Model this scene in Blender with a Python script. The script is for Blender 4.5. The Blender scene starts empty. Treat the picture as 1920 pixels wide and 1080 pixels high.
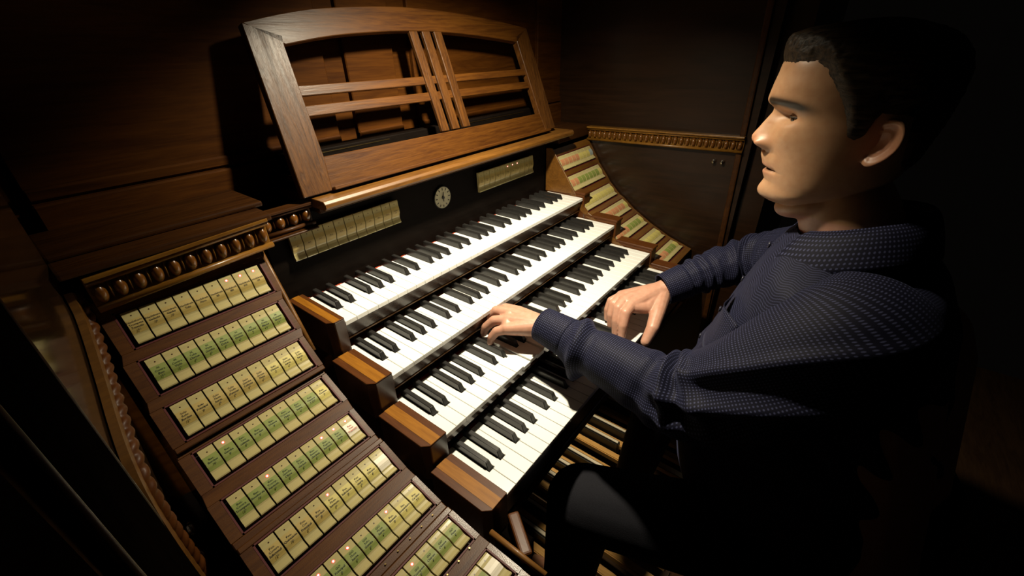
import bpy, bmesh, math, random
from mathutils import Vector, Matrix, noise
random.seed(4)
R = math.radians
scene = bpy.context.scene
COL = scene.collection

# ------------------------------------------------------------------ camera
cd = bpy.data.cameras.new('camera'); cam = bpy.data.objects.new('camera', cd); COL.objects.link(cam)
right = Vector((0.6128862826, -0.7898856610, -0.0212378714))
down = Vector((-0.4043356333, -0.2904124089, -0.8672792678))
fwd = Vector((0.6788837163, 0.5401307946, -0.4973687007))
up, back = -down, -fwd
cam.matrix_world = Matrix(((right.x, up.x, back.x, -0.30252), (right.y, up.y, back.y, -0.26120),
                           (right.z, up.z, back.z, 0.59143), (0, 0, 0, 1)))
cd.sensor_width = 36.0; cd.lens = 790.0846 / 1920 * 36.0
cd.clip_start = 0.01; cd.clip_end = 50
scene.camera = cam
# ------------------------------------------------------------------ world, lamp, exposure
w = bpy.data.worlds.new('world'); scene.world = w; w.use_nodes = True
w.node_tree.nodes['Background'].inputs[0].default_value = (1.0, 0.85, 0.7, 1)
w.node_tree.nodes['Background'].inputs[1].default_value = 0.0012
ld = bpy.data.lights.new('console_lamp', 'SPOT'); ld.energy = 59; ld.color = (1.0, 0.88, 0.65)
ld.spot_size = R(137); ld.spot_blend = 1.0; ld.shadow_soft_size = 0.020
lamp = bpy.data.objects.new('console_lamp', ld); COL.objects.link(lamp)
lamp.location = (0.30, 0.19, 0.83)
lamp.rotation_euler = (Vector((0.43, 0.31, 0.0))-Vector(lamp.location)).to_track_quat('-Z', 'Y').to_euler()
# two small working lights under the key desk that show the pedals
for nm, loc, en, cone in (('pedal_lamp', (0.68, 0.20, -0.13), 11.0, 40), ('pedal_lamp', (0.33, 0.06, -0.13), 7.0, 26)):
    ld2 = bpy.data.lights.new(nm, 'SPOT'); ld2.energy = en; ld2.color = (1.0, 0.80, 0.48); ld2.spot_size = R(cone); ld2.spot_blend = 0.35; ld2.shadow_soft_size = 0.02
    lamp2 = bpy.data.objects.new(nm, ld2); COL.objects.link(lamp2); lamp2.location = loc; lamp2.rotation_euler = (R(-3), 0, 0)
scene.view_settings.view_transform = 'Standard'; scene.view_settings.look = 'None'
scene.view_settings.exposure = 0.0; scene.view_settings.gamma = 1.0
scene.view_settings.use_curve_mapping = False

# ------------------------------------------------------------------ materials
MATS = {}
def base_mat(name):
    m = bpy.data.materials.new(name); m.use_nodes = True
    nt = m.node_tree; b = nt.nodes['Principled BSDF']
    MATS[name] = m
    return m, nt, b
def node(nt, typ, **kw):
    n = nt.nodes.new(typ)
    for k, v in kw.items():
        if k.startswith('i_'): n.inputs[k[2:].replace('_', ' ')].default_value = v
        else: setattr(n, k, v)
    return n
def plain(name, col, rough=0.4, metal=0.0, spec=0.5, noise_amt=0.12, nscale=60, bump=0.0, coat=0.0, sheen=0.0):
    m, nt, b = base_mat(name)
    tc = node(nt, 'ShaderNodeTexCoord'); nz = node(nt, 'ShaderNodeTexNoise'); nz.inputs['Scale'].default_value = nscale
    nz.inputs['Detail'].default_value = 4
    nt.links.new(tc.outputs['Object'], nz.inputs['Vector'])
    ramp = node(nt, 'ShaderNodeValToRGB')
    a = 1 - noise_amt
    ramp.color_ramp.elements[0].position = 0.3; ramp.color_ramp.elements[1].position = 0.7
    ramp.color_ramp.elements[0].color = (col[0]*a, col[1]*a, col[2]*a, 1); ramp.color_ramp.elements[1].color = (*col, 1)
    nt.links.new(nz.outputs['Fac'], ramp.inputs['Fac']); nt.links.new(ramp.outputs['Color'], b.inputs['Base Color'])
    b.inputs['Roughness'].default_value = rough; b.inputs['Metallic'].default_value = metal
    b.inputs['Specular IOR Level'].default_value = spec
    b.inputs['Coat Weight'].default_value = coat; b.inputs['Coat Roughness'].default_value = 0.12
    if bump:
        bp = node(nt, 'ShaderNodeBump'); bp.inputs['Strength'].default_value = bump; bp.inputs['Distance'].default_value = 0.001
        nt.links.new(nz.outputs['Fac'], bp.inputs['Height']); nt.links.new(bp.outputs['Normal'], b.inputs['Normal'])
    return m
def wood(name, c1, c2, scale=(6, 60, 60), rough=0.35, bump=0.25, coat=0.3, distort=1.2, peel=0.0, coatr=0.15, spec=0.5):
    """grain runs along the axis whose scale is small (object space)"""
    m, nt, b = base_mat(name)
    tc = node(nt, 'ShaderNodeTexCoord'); mp = node(nt, 'ShaderNodeMapping'); mp.inputs['Scale'].default_value = scale
    nt.links.new(tc.outputs['Object'], mp.inputs['Vector'])
    nz = node(nt, 'ShaderNodeTexNoise'); nz.inputs['Scale'].default_value = 1.0; nz.inputs['Detail'].default_value = 6
    nz.inputs['Roughness'].default_value = 0.65; nz.inputs['Distortion'].default_value = distort
    nt.links.new(mp.outputs['Vector'], nz.inputs['Vector'])
    nz2 = node(nt, 'ShaderNodeTexNoise'); nz2.inputs['Scale'].default_value = 7.0; nz2.inputs['Detail'].default_value = 3
    nt.links.new(mp.outputs['Vector'], nz2.inputs['Vector'])
    mx = node(nt, 'ShaderNodeMath', operation='MULTIPLY_ADD'); mx.inputs[1].default_value = 0.35; 
    nt.links.new(nz2.outputs['Fac'], mx.inputs[0]); nt.links.new(nz.outputs['Fac'], mx.inputs[2])
    ramp = node(nt, 'ShaderNodeValToRGB')
    ramp.color_ramp.elements[0].position = 0.48; ramp.color_ramp.elements[1].position = 0.82
    ramp.color_ramp.elements[0].color = (*c1, 1); ramp.color_ramp.elements[1].color = (*c2, 1)
    nt.links.new(mx.outputs[0], ramp.inputs['Fac']); nt.links.new(ramp.outputs['Color'], b.inputs['Base Color'])
    b.inputs['Roughness'].default_value = rough; b.inputs['Coat Weight'].default_value = coat
    b.inputs['Coat Roughness'].default_value = coatr; b.inputs['Specular IOR Level'].default_value = spec
    bp = node(nt, 'ShaderNodeBump'); bp.inputs['Strength'].default_value = bump; bp.inputs['Distance'].default_value = 0.0006
    nt.links.new(mx.outputs[0], bp.inputs['Height'])
    last = bp
    if peel:
        pz = node(nt, 'ShaderNodeTexNoise'); pz.inputs['Scale'].default_value = 750.0; pz.inputs['Detail'].default_value = 2
        nt.links.new(tc.outputs['Object'], pz.inputs['Vector'])
        b2 = node(nt, 'ShaderNodeBump'); b2.inputs['Strength'].default_value = peel; b2.inputs['Distance'].default_value = 0.0008
        nt.links.new(pz.outputs['Fac'], b2.inputs['Height']); nt.links.new(bp.outputs['Normal'], b2.inputs['Normal']); last = b2
    nt.links.new(last.outputs['Normal'], b.inputs['Normal'])
    nt.links.new(last.outputs['Normal'], b.inputs['Coat Normal'])
    return m
def emit(name, col, st):
    m, nt, b = base_mat(name)
    b.inputs['Base Color'].default_value = (*col, 1); b.inputs['Emission Color'].default_value = (*col, 1)
    b.inputs['Emission Strength'].default_value = st
    return m

wood('mahogany_board', (0.046, 0.0135, 0.0020), (0.085, 0.029, 0.0042), (8, 70, 70), 0.46, 0.10, 0.22, peel=0.10, coatr=0.20, spec=0.28)
wood('case_wood', (0.020, 0.0062, 0.0010), (0.050, 0.017, 0.0028), (5, 50, 50), 0.48, 0.2, 0.03, spec=0.18)
wood('wall_wood', (0.032, 0.0090, 0.0008), (0.075, 0.024, 0.0022), (3, 40, 40), 0.6, 0.15, 0.0, spec=0.10)
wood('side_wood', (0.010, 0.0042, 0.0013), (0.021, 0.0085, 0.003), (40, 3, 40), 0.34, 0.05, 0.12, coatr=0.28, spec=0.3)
wood('moulding_wood', (0.08, 0.030, 0.0035), (0.15, 0.062, 0.008), (6, 40, 40), 0.45, 0.1, 0.12, coatr=0.25)
wood('carved_wood', (0.09, 0.030, 0.004), (0.17, 0.064, 0.009), (20, 40, 40), 0.30, 0.1, 0.6, coatr=0.1)
wood('oak_long', (0.040, 0.0115, 0.0010), (0.095, 0.033, 0.0032), (5, 60, 75), 0.46, 0.5, 0.18, distort=1.6, coatr=0.26, spec=0.35)
wood('oak_up', (0.032, 0.0105, 0.0017), (0.095, 0.035, 0.0055), (110, 40, 6), 0.44, 1.0, 0.36, distort=1.8, coatr=0.28, spec=0.35)
wood('cheek_wood', (0.055, 0.0155, 0.0022), (0.092, 0.028, 0.0045), (50, 6, 50), 0.48, 0.15, 0.04, coatr=0.25, spec=0.22)
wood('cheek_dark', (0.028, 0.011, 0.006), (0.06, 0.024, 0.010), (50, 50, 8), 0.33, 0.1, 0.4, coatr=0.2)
wood('amber_wood', (0.19, 0.070, 0.005), (0.28, 0.112, 0.010), (90, 6, 90), 0.5, 0.2, 0.04, coatr=0.25, spec=0.2)
wood('slip_wood', (0.030, 0.012, 0.006), (0.060, 0.026, 0.012), (6, 50, 50), 0.22, 0.05, 0.6, coatr=0.16)
wood('rail_wood', (0.15, 0.060, 0.010), (0.24, 0.108, 0.020), (40, 5, 40), 0.5, 0.1, 0.1)
wood('pedal_maple', (0.45, 0.25, 0.08), (0.62, 0.38, 0.14), (50, 5, 50), 0.35, 0.1, 0.4)
wood('black_board', (0.003, 0.002, 0.0015), (0.006, 0.004, 0.003), (6, 50, 50), 0.6, 0.05, 0.0, spec=0.05)
wood('stile_black', (0.0016, 0.0012, 0.0010), (0.003, 0.002, 0.0015), (40, 40, 4), 0.9, 0.05, 0.0, spec=0.0)
wood('cornice_gold', (0.12, 0.048, 0.005), (0.21, 0.095, 0.012), (6, 40, 40), 0.36, 0.1, 0.25, coatr=0.18, spec=0.35)
wood('floor_wood', (0.04, 0.018, 0.008), (0.08, 0.04, 0.016), (4, 30, 30), 0.5, 0.1, 0.1)
plain('ivory', (0.82, 0.82, 0.79), 0.28, nscale=30, noise_amt=0.05, coat=0.2)
plain('key_core', (0.30, 0.24, 0.15), 0.6)
plain('ebony', (0.020, 0.019, 0.018), 0.30, nscale=200, noise_amt=0.3, spec=0.6)
plain('felt_red', (0.42, 0.06, 0.025), 0.9, nscale=300, noise_amt=0.4, bump=0.4, spec=0.1)
plain('slot_red', (0.080, 0.005, 0.004), 0.6, nscale=100)
plain('slot_dark', (0.010, 0.007, 0.006), 0.7, nscale=100)
plain('tab_cream', (0.45, 0.385, 0.175), 0.26, nscale=45, noise_amt=0.08, coat=0.35)
plain('label_tan', (0.43, 0.32, 0.095), 0.5, nscale=80, noise_amt=0.12)
plain('label_green', (0.22, 0.265, 0.06), 0.5, nscale=80, noise_amt=0.12)
plain('label_yellow', (0.55, 0.47, 0.14), 0.5, nscale=80, noise_amt=0.1)
plain('label_white', (0.82, 0.76, 0.62), 0.45, nscale=80, noise_amt=0.06)
plain('label_red', (0.52, 0.23, 0.11), 0.5, nscale=80, noise_amt=0.15)
plain('label_blue', (0.30, 0.36, 0.36), 0.5, nscale=80, noise_amt=0.1)
plain('print_ink', (0.035, 0.028, 0.012), 0.6, noise_amt=0.2)
plain('print_green', (0.03, 0.05, 0.012), 0.6, noise_amt=0.2)
plain('print_red', (0.55, 0.08, 0.04), 0.6, noise_amt=0.2)
plain('lamp_off', (0.035, 0.010, 0.004), 0.3, noise_amt=0.1)
emit('lamp_ring', (1.0, 0.05, 0.03), 1.5)
emit('lamp_core', (1.0, 0.72, 0.62), 4.0)
plain('dial_face', (0.50, 0.46, 0.30), 0.5, nscale=120, noise_amt=0.25)
plain('chrome', (0.75, 0.74, 0.70), 0.18, metal=1.0, noise_amt=0.05)
plain('brass', (0.55, 0.40, 0.16), 0.3, metal=1.0, noise_amt=0.1)
plain('black_plastic', (0.012, 0.011, 0.010), 0.4, noise_amt=0.2)
plain('trouser_cloth', (0.012, 0.012, 0.017), 0.85, nscale=500, noise_amt=0.3, bump=0.3, spec=0.2)
plain('shoe_leather', (0.008, 0.007, 0.007), 0.35, noise_amt=0.2)
plain('eye_white', (0.30, 0.26, 0.22), 0.15, noise_amt=0.03)
plain('eye_iris', (0.03, 0.02, 0.012), 0.1, noise_amt=0.2)
plain('bone', (0.62, 0.60, 0.55), 0.3, noise_amt=0.06)
plain('stud_button', (0.02, 0.02, 0.035), 0.3, noise_amt=0.1)

# shirt: navy weave with rows of tiny pale dots laid out on the cloth's own UV (metres)
def shirt_mat():
    m, nt, b = base_mat('shirt_cloth')
    uv = node(nt, 'ShaderNodeUVMap'); uv.uv_map = 'cloth'
    mp = node(nt, 'ShaderNodeMapping'); mp.inputs['Scale'].default_value = (250, 250, 1)
    mp.inputs['Rotation'].default_value = (0, 0, 0.0)
    nt.links.new(uv.outputs['UV'], mp.inputs['Vector'])
    vo = node(nt, 'ShaderNodeTexVoronoi', voronoi_dimensions='2D'); vo.inputs['Randomness'].default_value = 0.0
    vo.inputs['Scale'].default_value = 1.0
    nt.links.new(mp.outputs['Vector'], vo.inputs['Vector'])
    rp = node(nt, 'ShaderNodeValToRGB')
    rp.color_ramp.elements[0].position = 0.17; rp.color_ramp.elements[1].position = 0.30
    rp.color_ramp.elements[0].color = (1, 1, 1, 1); rp.color_ramp.elements[1].color = (0, 0, 0, 1)
    nt.links.new(vo.outputs['Distance'], rp.inputs['Fac'])
    mix = node(nt, 'ShaderNodeMix', data_type='RGBA')
    mix.inputs['A'].default_value = (0.0024, 0.0026, 0.0115, 1); mix.inputs['B'].default_value = (0.048, 0.053, 0.115, 1)
    nt.links.new(rp.outputs['Color'], mix.inputs['Factor']); nt.links.new(mix.outputs['Result'], b.inputs['Base Color'])
    b.inputs['Roughness'].default_value = 0.7; b.inputs['Specular IOR Level'].default_value = 0.18
    b.inputs['Sheen Weight'].default_value = 0.05; b.inputs['Sheen Tint'].default_value = (0.5, 0.55, 1, 1)
    return m
shirt_mat()
plain('collar_lining', (0.06, 0.075, 0.16), 0.7, nscale=300, noise_amt=0.2, bump=0.2)
def skin_mat():
    m, nt, b = base_mat('skin')
    at = node(nt, 'ShaderNodeVertexColor'); at.layer_name = 'tint'
    tc = node(nt, 'ShaderNodeTexCoord'); nz = node(nt, 'ShaderNodeTexNoise'); nz.inputs['Scale'].default_value = 90; nz.inputs['Detail'].default_value = 5
    nt.links.new(tc.outputs['Object'], nz.inputs['Vector'])
    rp = node(nt, 'ShaderNodeValToRGB'); rp.color_ramp.elements[0].position = .3; rp.color_ramp.elements[1].position = .75
    rp.color_ramp.elements[0].color = (0.88, 0.80, 0.76, 1); rp.color_ramp.elements[1].color = (1, 1, 1, 1)
    nt.links.new(nz.outputs['Fac'], rp.inputs['Fac'])
    mu = node(nt, 'ShaderNodeMix', data_type='RGBA', blend_type='MULTIPLY'); mu.inputs['Factor'].default_value = 1.0
    nt.links.new(at.outputs['Color'], mu.inputs['A']); nt.links.new(rp.outputs['Color'], mu.inputs['B'])
    nt.links.new(mu.outputs['Result'], b.inputs['Base Color'])
    b.inputs['Roughness'].default_value = 0.42; b.inputs['Specular IOR Level'].default_value = 0.5
    b.inputs['Subsurface Weight'].default_value = 0.12; b.inputs['Subsurface Radius'].default_value = (1, .35, .2); b.inputs['Subsurface Scale'].default_value = 0.006
    n2 = node(nt, 'ShaderNodeTexNoise'); n2.inputs['Scale'].default_value = 900
    nt.links.new(tc.outputs['Object'], n2.inputs['Vector'])
    bp = node(nt, 'ShaderNodeBump'); bp.inputs['Strength'].default_value = 0.12; bp.inputs['Distance'].default_value = 0.0005
    nt.links.new(n2.outputs['Fac'], bp.inputs['Height']); nt.links.new(bp.outputs['Normal'], b.inputs['Normal'])
skin_mat()
def hair_mat():
    m, nt, b = base_mat('hair')
    tc = node(nt, 'ShaderNodeTexCoord'); mp = node(nt, 'ShaderNodeMapping'); mp.inputs['Scale'].default_value = (420, 28, 260)
    nt.links.new(tc.outputs['Object'], mp.inputs['Vector'])
    nz = node(nt, 'ShaderNodeTexNoise'); nz.inputs['Scale'].default_value = 1.0; nz.inputs['Detail'].default_value = 4
    nt.links.new(mp.outputs['Vector'], nz.inputs['Vector'])
    rp = node(nt, 'ShaderNodeValToRGB'); rp.color_ramp.elements[0].position = .35; rp.color_ramp.elements[1].position = .72
    rp.color_ramp.elements[0].color = (0.008, 0.005, 0.003, 1); rp.color_ramp.elements[1].color = (0.060, 0.036, 0.018, 1)
    nt.links.new(nz.outputs['Fac'], rp.inputs['Fac']); nt.links.new(rp.outputs['Color'], b.inputs['Base Color'])
    b.inputs['Roughness'].default_value = 0.55; b.inputs['Specular IOR Level'].default_value = 0.3
    bp = node(nt, 'ShaderNodeBump'); bp.inputs['Strength'].default_value = 0.8; bp.inputs['Distance'].default_value = 0.0012
    nt.links.new(nz.outputs['Fac'], bp.inputs['Height']); nt.links.new(bp.outputs['Normal'], b.inputs['Normal'])
hair_mat()

# ------------------------------------------------------------------ object helpers
def link(name, me, mat=None, parent=None, loc=(0, 0, 0)):
    o = bpy.data.objects.new(name, me); COL.objects.link(o)
    if mat is not None and me is not None and len(me.materials) == 0: me.materials.append(MATS[mat])
    if parent is not None: o.parent = parent
    o.location = loc
    return o
WL = {}
def wloc(o):
    v = Vector((0, 0, 0))
    while o is not None:
        v += o.location; o = o.parent
    return v
def mk(name, vf, mat, parent=None, smooth=False, bevel=0.0, seg=1):
    """mesh object from world-space verts/faces"""
    vs, fs = vf
    off = wloc(parent) if parent is not None else Vector((0, 0, 0))
    me = bpy.data.meshes.new(name)
    me.from_pydata([(v[0]-off.x, v[1]-off.y, v[2]-off.z) for v in vs], [], fs)
    bm = bmesh.new(); bm.from_mesh(me)
    bmesh.ops.recalc_face_normals(bm, faces=bm.faces)
    if bevel: bmesh.ops.bevel(bm, geom=list(bm.edges), offset=bevel, segments=seg, affect='EDGES', profile=0.6)
    bm.to_mesh(me); bm.free()
    if smooth: me.shade_smooth()
    return link(name, me, mat, parent)
def tag(o, label, cat=None, group=None, kind=None):
    o['label'] = label
    if cat: o['category'] = cat
    if group: o['group'] = group
    if kind: o['kind'] = kind
    return o
def thing(name, label, cat, loc, group=None, kind=None):
    o = bpy.data.objects.new(name, None); COL.objects.link(o); o.location = loc; o.empty_display_size = 0.05
    return tag(o, label, cat, group, kind)
def box(x0, x1, y0, y1, z0, z1):
    return ([(x0,y0,z0),(x1,y0,z0),(x1,y1,z0),(x0,y1,z0),(x0,y0,z1),(x1,y0,z1),(x1,y1,z1),(x0,y1,z1)],
            [(0,3,2,1),(4,5,6,7),(0,1,5,4),(1,2,6,5),(2,3,7,6),(3,0,4,7)])
def prism(poly, axis, a0, a1):
    """extrude a 2-D polygon along axis; poly in the two other axes (cyclic order x->(y,z), y->(x,z), z->(x,y))"""
    n = len(poly); vs = []
    for a in (a0, a1):
        for (p, q) in poly:
            vs.append((a, p, q) if axis == 'x' else (p, a, q) if axis == 'y' else (p, q, a))
    fs = [tuple(range(n)), tuple(range(2*n-1, n-1, -1))] + [(i, (i+1) % n, n+(i+1) % n, n+i) for i in range(n)]
    return vs, fs
def hexa(a, b):
    """solid between two quads a, b (lists of 4 points)"""
    return list(a)+list(b), [(0,1,2,3),(7,6,5,4),(0,4,5,1),(1,5,6,2),(2,6,7,3),(3,7,4,0)]
def tube(pts, rads, n=12, cap=True, squash=None, upv=(0, 0, 1)):
    pts = [Vector(p) for p in pts]; vs = []; fs = []
    prev = None
    for i, p in enumerate(pts):
        t = (pts[min(i+1, len(pts)-1)] - pts[max(i-1, 0)]).normalized()
        if prev is None:
            u = Vector(upv); u = (u - t*u.dot(t))
            if u.length < 1e-4: u = t.orthogonal()
            u.normalize()
        else: u = (prev - t*prev.dot(t)).normalized()
        prev = u; v = t.cross(u); r = rads[i] if hasattr(rads, '__len__') else rads
        for k in range(n):
            a = 2*math.pi*k/n
            vs.append(p + u*(math.cos(a)*r) + v*(math.sin(a)*r))
    for i in range(len(pts)-1):
        for k in range(n):
            fs.append((i*n+k, i*n+(k+1) % n, (i+1)*n+(k+1) % n, (i+1)*n+k))
    if cap:
        fs.append(tuple(range(n-1, -1, -1))); fs.append(tuple(range((len(pts)-1)*n, len(pts)*n)))
    return vs, fs
def ellipsoid(c, r, nu=14, nv=10, rot=None):
    vs = []; fs = []
    for j in range(nv+1):
        b = -math.pi/2 + math.pi*j/nv
        for i in range(nu):
            a = 2*math.pi*i/nu
            p = Vector((r[0]*math.cos(b)*math.cos(a), r[1]*math.cos(b)*math.sin(a), r[2]*math.sin(b)))
            if rot: p = rot @ p
            vs.append(Vector(c)+p)
    for j in range(nv):
        for i in range(nu):
            fs.append((j*nu+i, j*nu+(i+1) % nu, (j+1)*nu+(i+1) % nu, (j+1)*nu+i))
    return vs, fs
def lerp(tab, x):
    if x <= tab[0][0]: return tab[0][1]
    for (a, b), (c, d) in zip(tab, tab[1:]):
        if x <= c: return b + (d-b)*(x-a)/(c-a)
    return tab[-1][1]
def smoothtab(tab, x):
    """monotone-ish cubic through table"""
    if x <= tab[0][0]: return tab[0][1]
    if x >= tab[-1][0]: return tab[-1][1]
    for i in range(len(tab)-1):
        if x <= tab[i+1][0]:
            x0, y0 = tab[i]; x1, y1 = tab[i+1]
            m0 = (y1-tab[i-1][1])/(x1-tab[i-1][0]) if i > 0 else (y1-y0)/(x1-x0)
            m1 = (tab[i+2][1]-y0)/(tab[i+2][0]-x0) if i+2 < len(tab) else (y1-y0)/(x1-x0)
            h = x1-x0; t = (x-x0)/h
            return (2*t**3-3*t*t+1)*y0+(t**3-2*t*t+t)*h*m0+(-2*t**3+3*t*t)*y1+(t**3-t*t)*h*m1

# ------------------------------------------------------------------ the setting
fl = mk('floor', box(-1.2, 2.4, -2.2, 1.2, -0.90, -0.85), 'floor_wood'); fl['kind'] = 'structure'; fl['label'] = 'dark wooden floor under the organ console'

wb = thing('wall_back', 'dark brown wooden back wall behind the music desk', 'wall', (0.4, 0.62, -0.85), kind='structure')
mk('backing', box(-0.75, 1.60, 0.62, 0.66, -0.85, 1.7), 'wall_wood', wb)
for x0, x1 in ((-0.75, -0.30), (-0.27, 0.215), (0.262, 0.385), (0.44, 0.90), (0.95, 1.58)):
    mk('panel', box(x0, x1, 0.608, 0.621, 0.335, 1.6), 'wall_wood', wb, bevel=0.002)
    mk('base_board', box(x0, x1, 0.599, 0.621, 0.20, 0.415), 'wall_wood', wb, bevel=0.003)
    mk('rail', box(x0, x1, 0.603, 0.621, 0.418, 0.436), 'wall_wood', wb, bevel=0.003)

wr = thing('wall_right', 'dark polished side panel of the organ case beside the seated man', 'wall', (1.085, 0.2, -0.85), kind='structure')
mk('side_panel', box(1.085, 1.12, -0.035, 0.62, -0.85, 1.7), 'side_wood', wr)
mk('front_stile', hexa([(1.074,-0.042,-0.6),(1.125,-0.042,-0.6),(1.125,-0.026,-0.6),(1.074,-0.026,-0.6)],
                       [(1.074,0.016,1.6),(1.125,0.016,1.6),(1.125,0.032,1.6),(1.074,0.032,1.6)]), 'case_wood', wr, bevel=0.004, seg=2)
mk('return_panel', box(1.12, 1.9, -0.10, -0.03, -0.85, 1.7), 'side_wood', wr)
for y in (0.053, 0.029):
    k = mk('switch_knob', tube([(1.086, y, .2795), (1.075, y, .2795), (1.070, y, .2795)], [.0055, .0055, .004], 14), 'chrome', wr, True)
    mk('toggle', tube([(1.071, y, .2795), (1.068, y, .287)], [.002, .0015], 8), 'chrome', k, True)

# beaded (egg and dart) mouldings: builder along a straight run from A to B, facing n
def beaded(name, label, A, B, n, count, h, egg_mat='carved_wood', rail_mat='cornice_gold', egg=True, ret=None):
    A = Vector(A); B = Vector(B); n = Vector(n).normalized(); d = (B-A).normalized(); L = (B-A).length
    t = thing(name, label, 'moulding', (A+B)/2, kind='structure')
    U = Vector((0, 0, 1))
    def bar(nm, z0, z1, dep, mat, rnd=False):
        if rnd:
            r = (z1-z0)/2
            pts = [A + n*dep + U*((z0+z1)/2), B + n*dep + U*((z0+z1)/2)]
            mk(nm, tube(pts, r, 14), mat, t, True)
        else:
            q = [A+U*z0, B+U*z0, B+U*z1, A+U*z1]
            mk(nm, hexa(q, [p+n*dep for p in q]), mat, t, bevel=0.0012, seg=2)
    bar('core', 0.0, h, 0.010, rail_mat)
    bar('lower_bead', 0.0, h*0.20, 0.017, rail_mat, True)
    bar('upper_bead', h*0.80, h*0.98, 0.017, rail_mat, True)
    bar('cap', h*0.98, h*1.10, 0.026, rail_mat)
    er = ellipsoid((0, 0, 0), (1, 1, 1), 12, 8)
    step = L/count
    me = None; md = None
    for i in range(count):
        c = A + d*(step*(i+.5)) + n*0.011 + U*(h*0.50)
        if me is None:
            vs = [d*(v[0]*step*0.36) + n*(v[1]*0.012) + U*(v[2]*h*0.31) for v in er[0]]
            me = bpy.data.meshes.new('egg'); me.from_pydata(vs, [], er[1]); me.shade_smooth(); me.materials.append(MATS[egg_mat])
            c2 = [d*(step*.5)]
            dv = [d*(step*.5+v[0]*step*0.07) + n*(v[1]*0.007) + U*(v[2]*h*0.27) for v in er[0]]
            md = bpy.data.meshes.new('dart'); md.from_pydata(dv, [], er[1]); md.shade_smooth(); md.materials.append(MATS[rail_mat])
        link('egg', me, None, t, c - t.location)
        if i < count-1: link('dart', md, None, t, c - t.location)
    return t
beaded('trim_1', 'carved egg-and-dart cornice above the left stop jamb', (-0.272, 0.455, 0.306), (-0.046, 0.455, 0.316), (0, -1, 0), 11, 0.046)
# return of that cornice to the wall and its top board
tb = mk('trim_2', box(-0.29, -0.038, 0.43, 0.598, 0.361, 0.372), 'case_wood', bevel=0.003, seg=2); tb['kind'] = 'structure'; tb['label'] = 'flat top board of the left cornice'
tb = mk('trim_7', box(-0.29, -0.028, 0.475, 0.598, 0.3725, 0.381), 'case_wood', bevel=0.003, seg=2); tb['kind'] = 'structure'; tb['label'] = 'stepped upper board of the left cornice'
beaded('trim_3', 'short dark beaded moulding between left cornice and music desk', (-0.040, 0.505, 0.312), (0.055, 0.505, 0.312), (0, -1, 0), 4, 0.040, 'carved_wood', 'case_wood')
beaded('trim_4', 'long beaded moulding along the right side panel', (1.086, -0.018, 0.312), (1.086, 0.478, 0.302), (-1, 0, 0), 27, 0.042)
tb = mk('trim_5', box(0.885, 1.086, 0.478, 0.598, 0.318, 0.352), 'case_wood', bevel=0.004, seg=2); tb['kind'] = 'structure'; tb['label'] = 'plain dark moulding above the right stop jamb'

# left side wall: splayed polished panel
WA = Vector((-0.290, 0.47, 0)); WB_ = WA + Vector((-0.110, -0.63, 0)).normalized()*0.41
wn = Vector((0.63, -0.11, 0)).normalized()
wd = (WB_-WA).normalized()
wl = thing('wall_left', 'dark polished left side panel of the organ case mirroring the stop tabs', 'wall', (-0.34, 0.2, -0.85), kind='structure')
q = [WA+Vector((0,0,-.85)), WB_+Vector((0,0,-.85)), WB_+Vector((0,0,.95)), WA+Vector((0,0,.95))]
wood('mirror_wood', (0.030, 0.015, 0.006), (0.055, 0.028, 0.012), (3, 3, 40), 0.16, 0.02, 1.0, coatr=0.10, spec=0.8)
mk('side_panel', hexa(q, [p - wn*0.03 for p in q]), 'mirror_wood', wl)
def onwall(s, z, out=0.0): return WA + wd*s + Vector((0, 0, z)) + wn*out
# vertical front stile (dark, rounded edges) closing the panel
st0, st1 = 0.268, 0.402
q = [onwall(st0, -.85, -.01), onwall(st1, -.85, -.01), onwall(st1, .95, -.01), onwall(st0, .95, -.01)]
mk('front_stile', hexa(q, [p + wn*0.020 for p in q]), 'stile_black', wl, bevel=.006, seg=3)
mk('stile_bead', tube([onwall(st0-.002, -.6, .006), onwall(st0-.002, .0, .006), onwall(st0-.002, .95, .006)], [.004]*3, 12), 'side_wood', wl, True)
mk('stile_bead', tube([onwall(st1-.004, -.6, .010), onwall(st1-.004, .0, .010), onwall(st1-.004, .95, .010)], [.004]*3, 12), 'side_wood', wl, True)
for s, z in ((0.182, 0.040), (0.213, 0.018)):
    c = onwall(s, z, 0)
    k = mk('chrome_knob', tube([c, c+wn*.010, c+wn*.013], [.0095, .0095, .007], 20), 'chrome', wl, True)
    mk('knob_ring', tube([c+wn*.0008, c+wn*.004], [.0125, .0125], 20), 'black_plastic', k, True)
# carved rope moulding running down the left wall + amber flat fillet
rope = thing('trim_6', 'carved rope moulding with amber fillet running down the left side panel', 'moulding', (-0.31, 0.3, 0.1), kind='structure')
rp = [onwall(s, z, .008) for s, z in ((0.004, .330), (0.020, .300), (0.060, .275), (0.125, .247), (0.180, .226), (0.216, .205), (0.238, .174), (0.248, .12), (0.250, .05), (0.251, -.06), (0.252, -.2))]
def cat(pts, n):
    out = []
    for i in range(len(pts)-1):
        p0 = pts[max(i-1, 0)]; p1 = pts[i]; p2 = pts[i+1]; p3 = pts[min(i+2, len(pts)-1)]
        for k in range(n):
            t = k/n
            out.append(0.5*((2*p1)+(p2-p0)*t+(2*p0-5*p1+4*p2-p3)*t*t+(3*p1-p0-3*p2+p3)*t**3))
    out.append(pts[-1]); return out
rc = cat(rp, 40)
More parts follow.
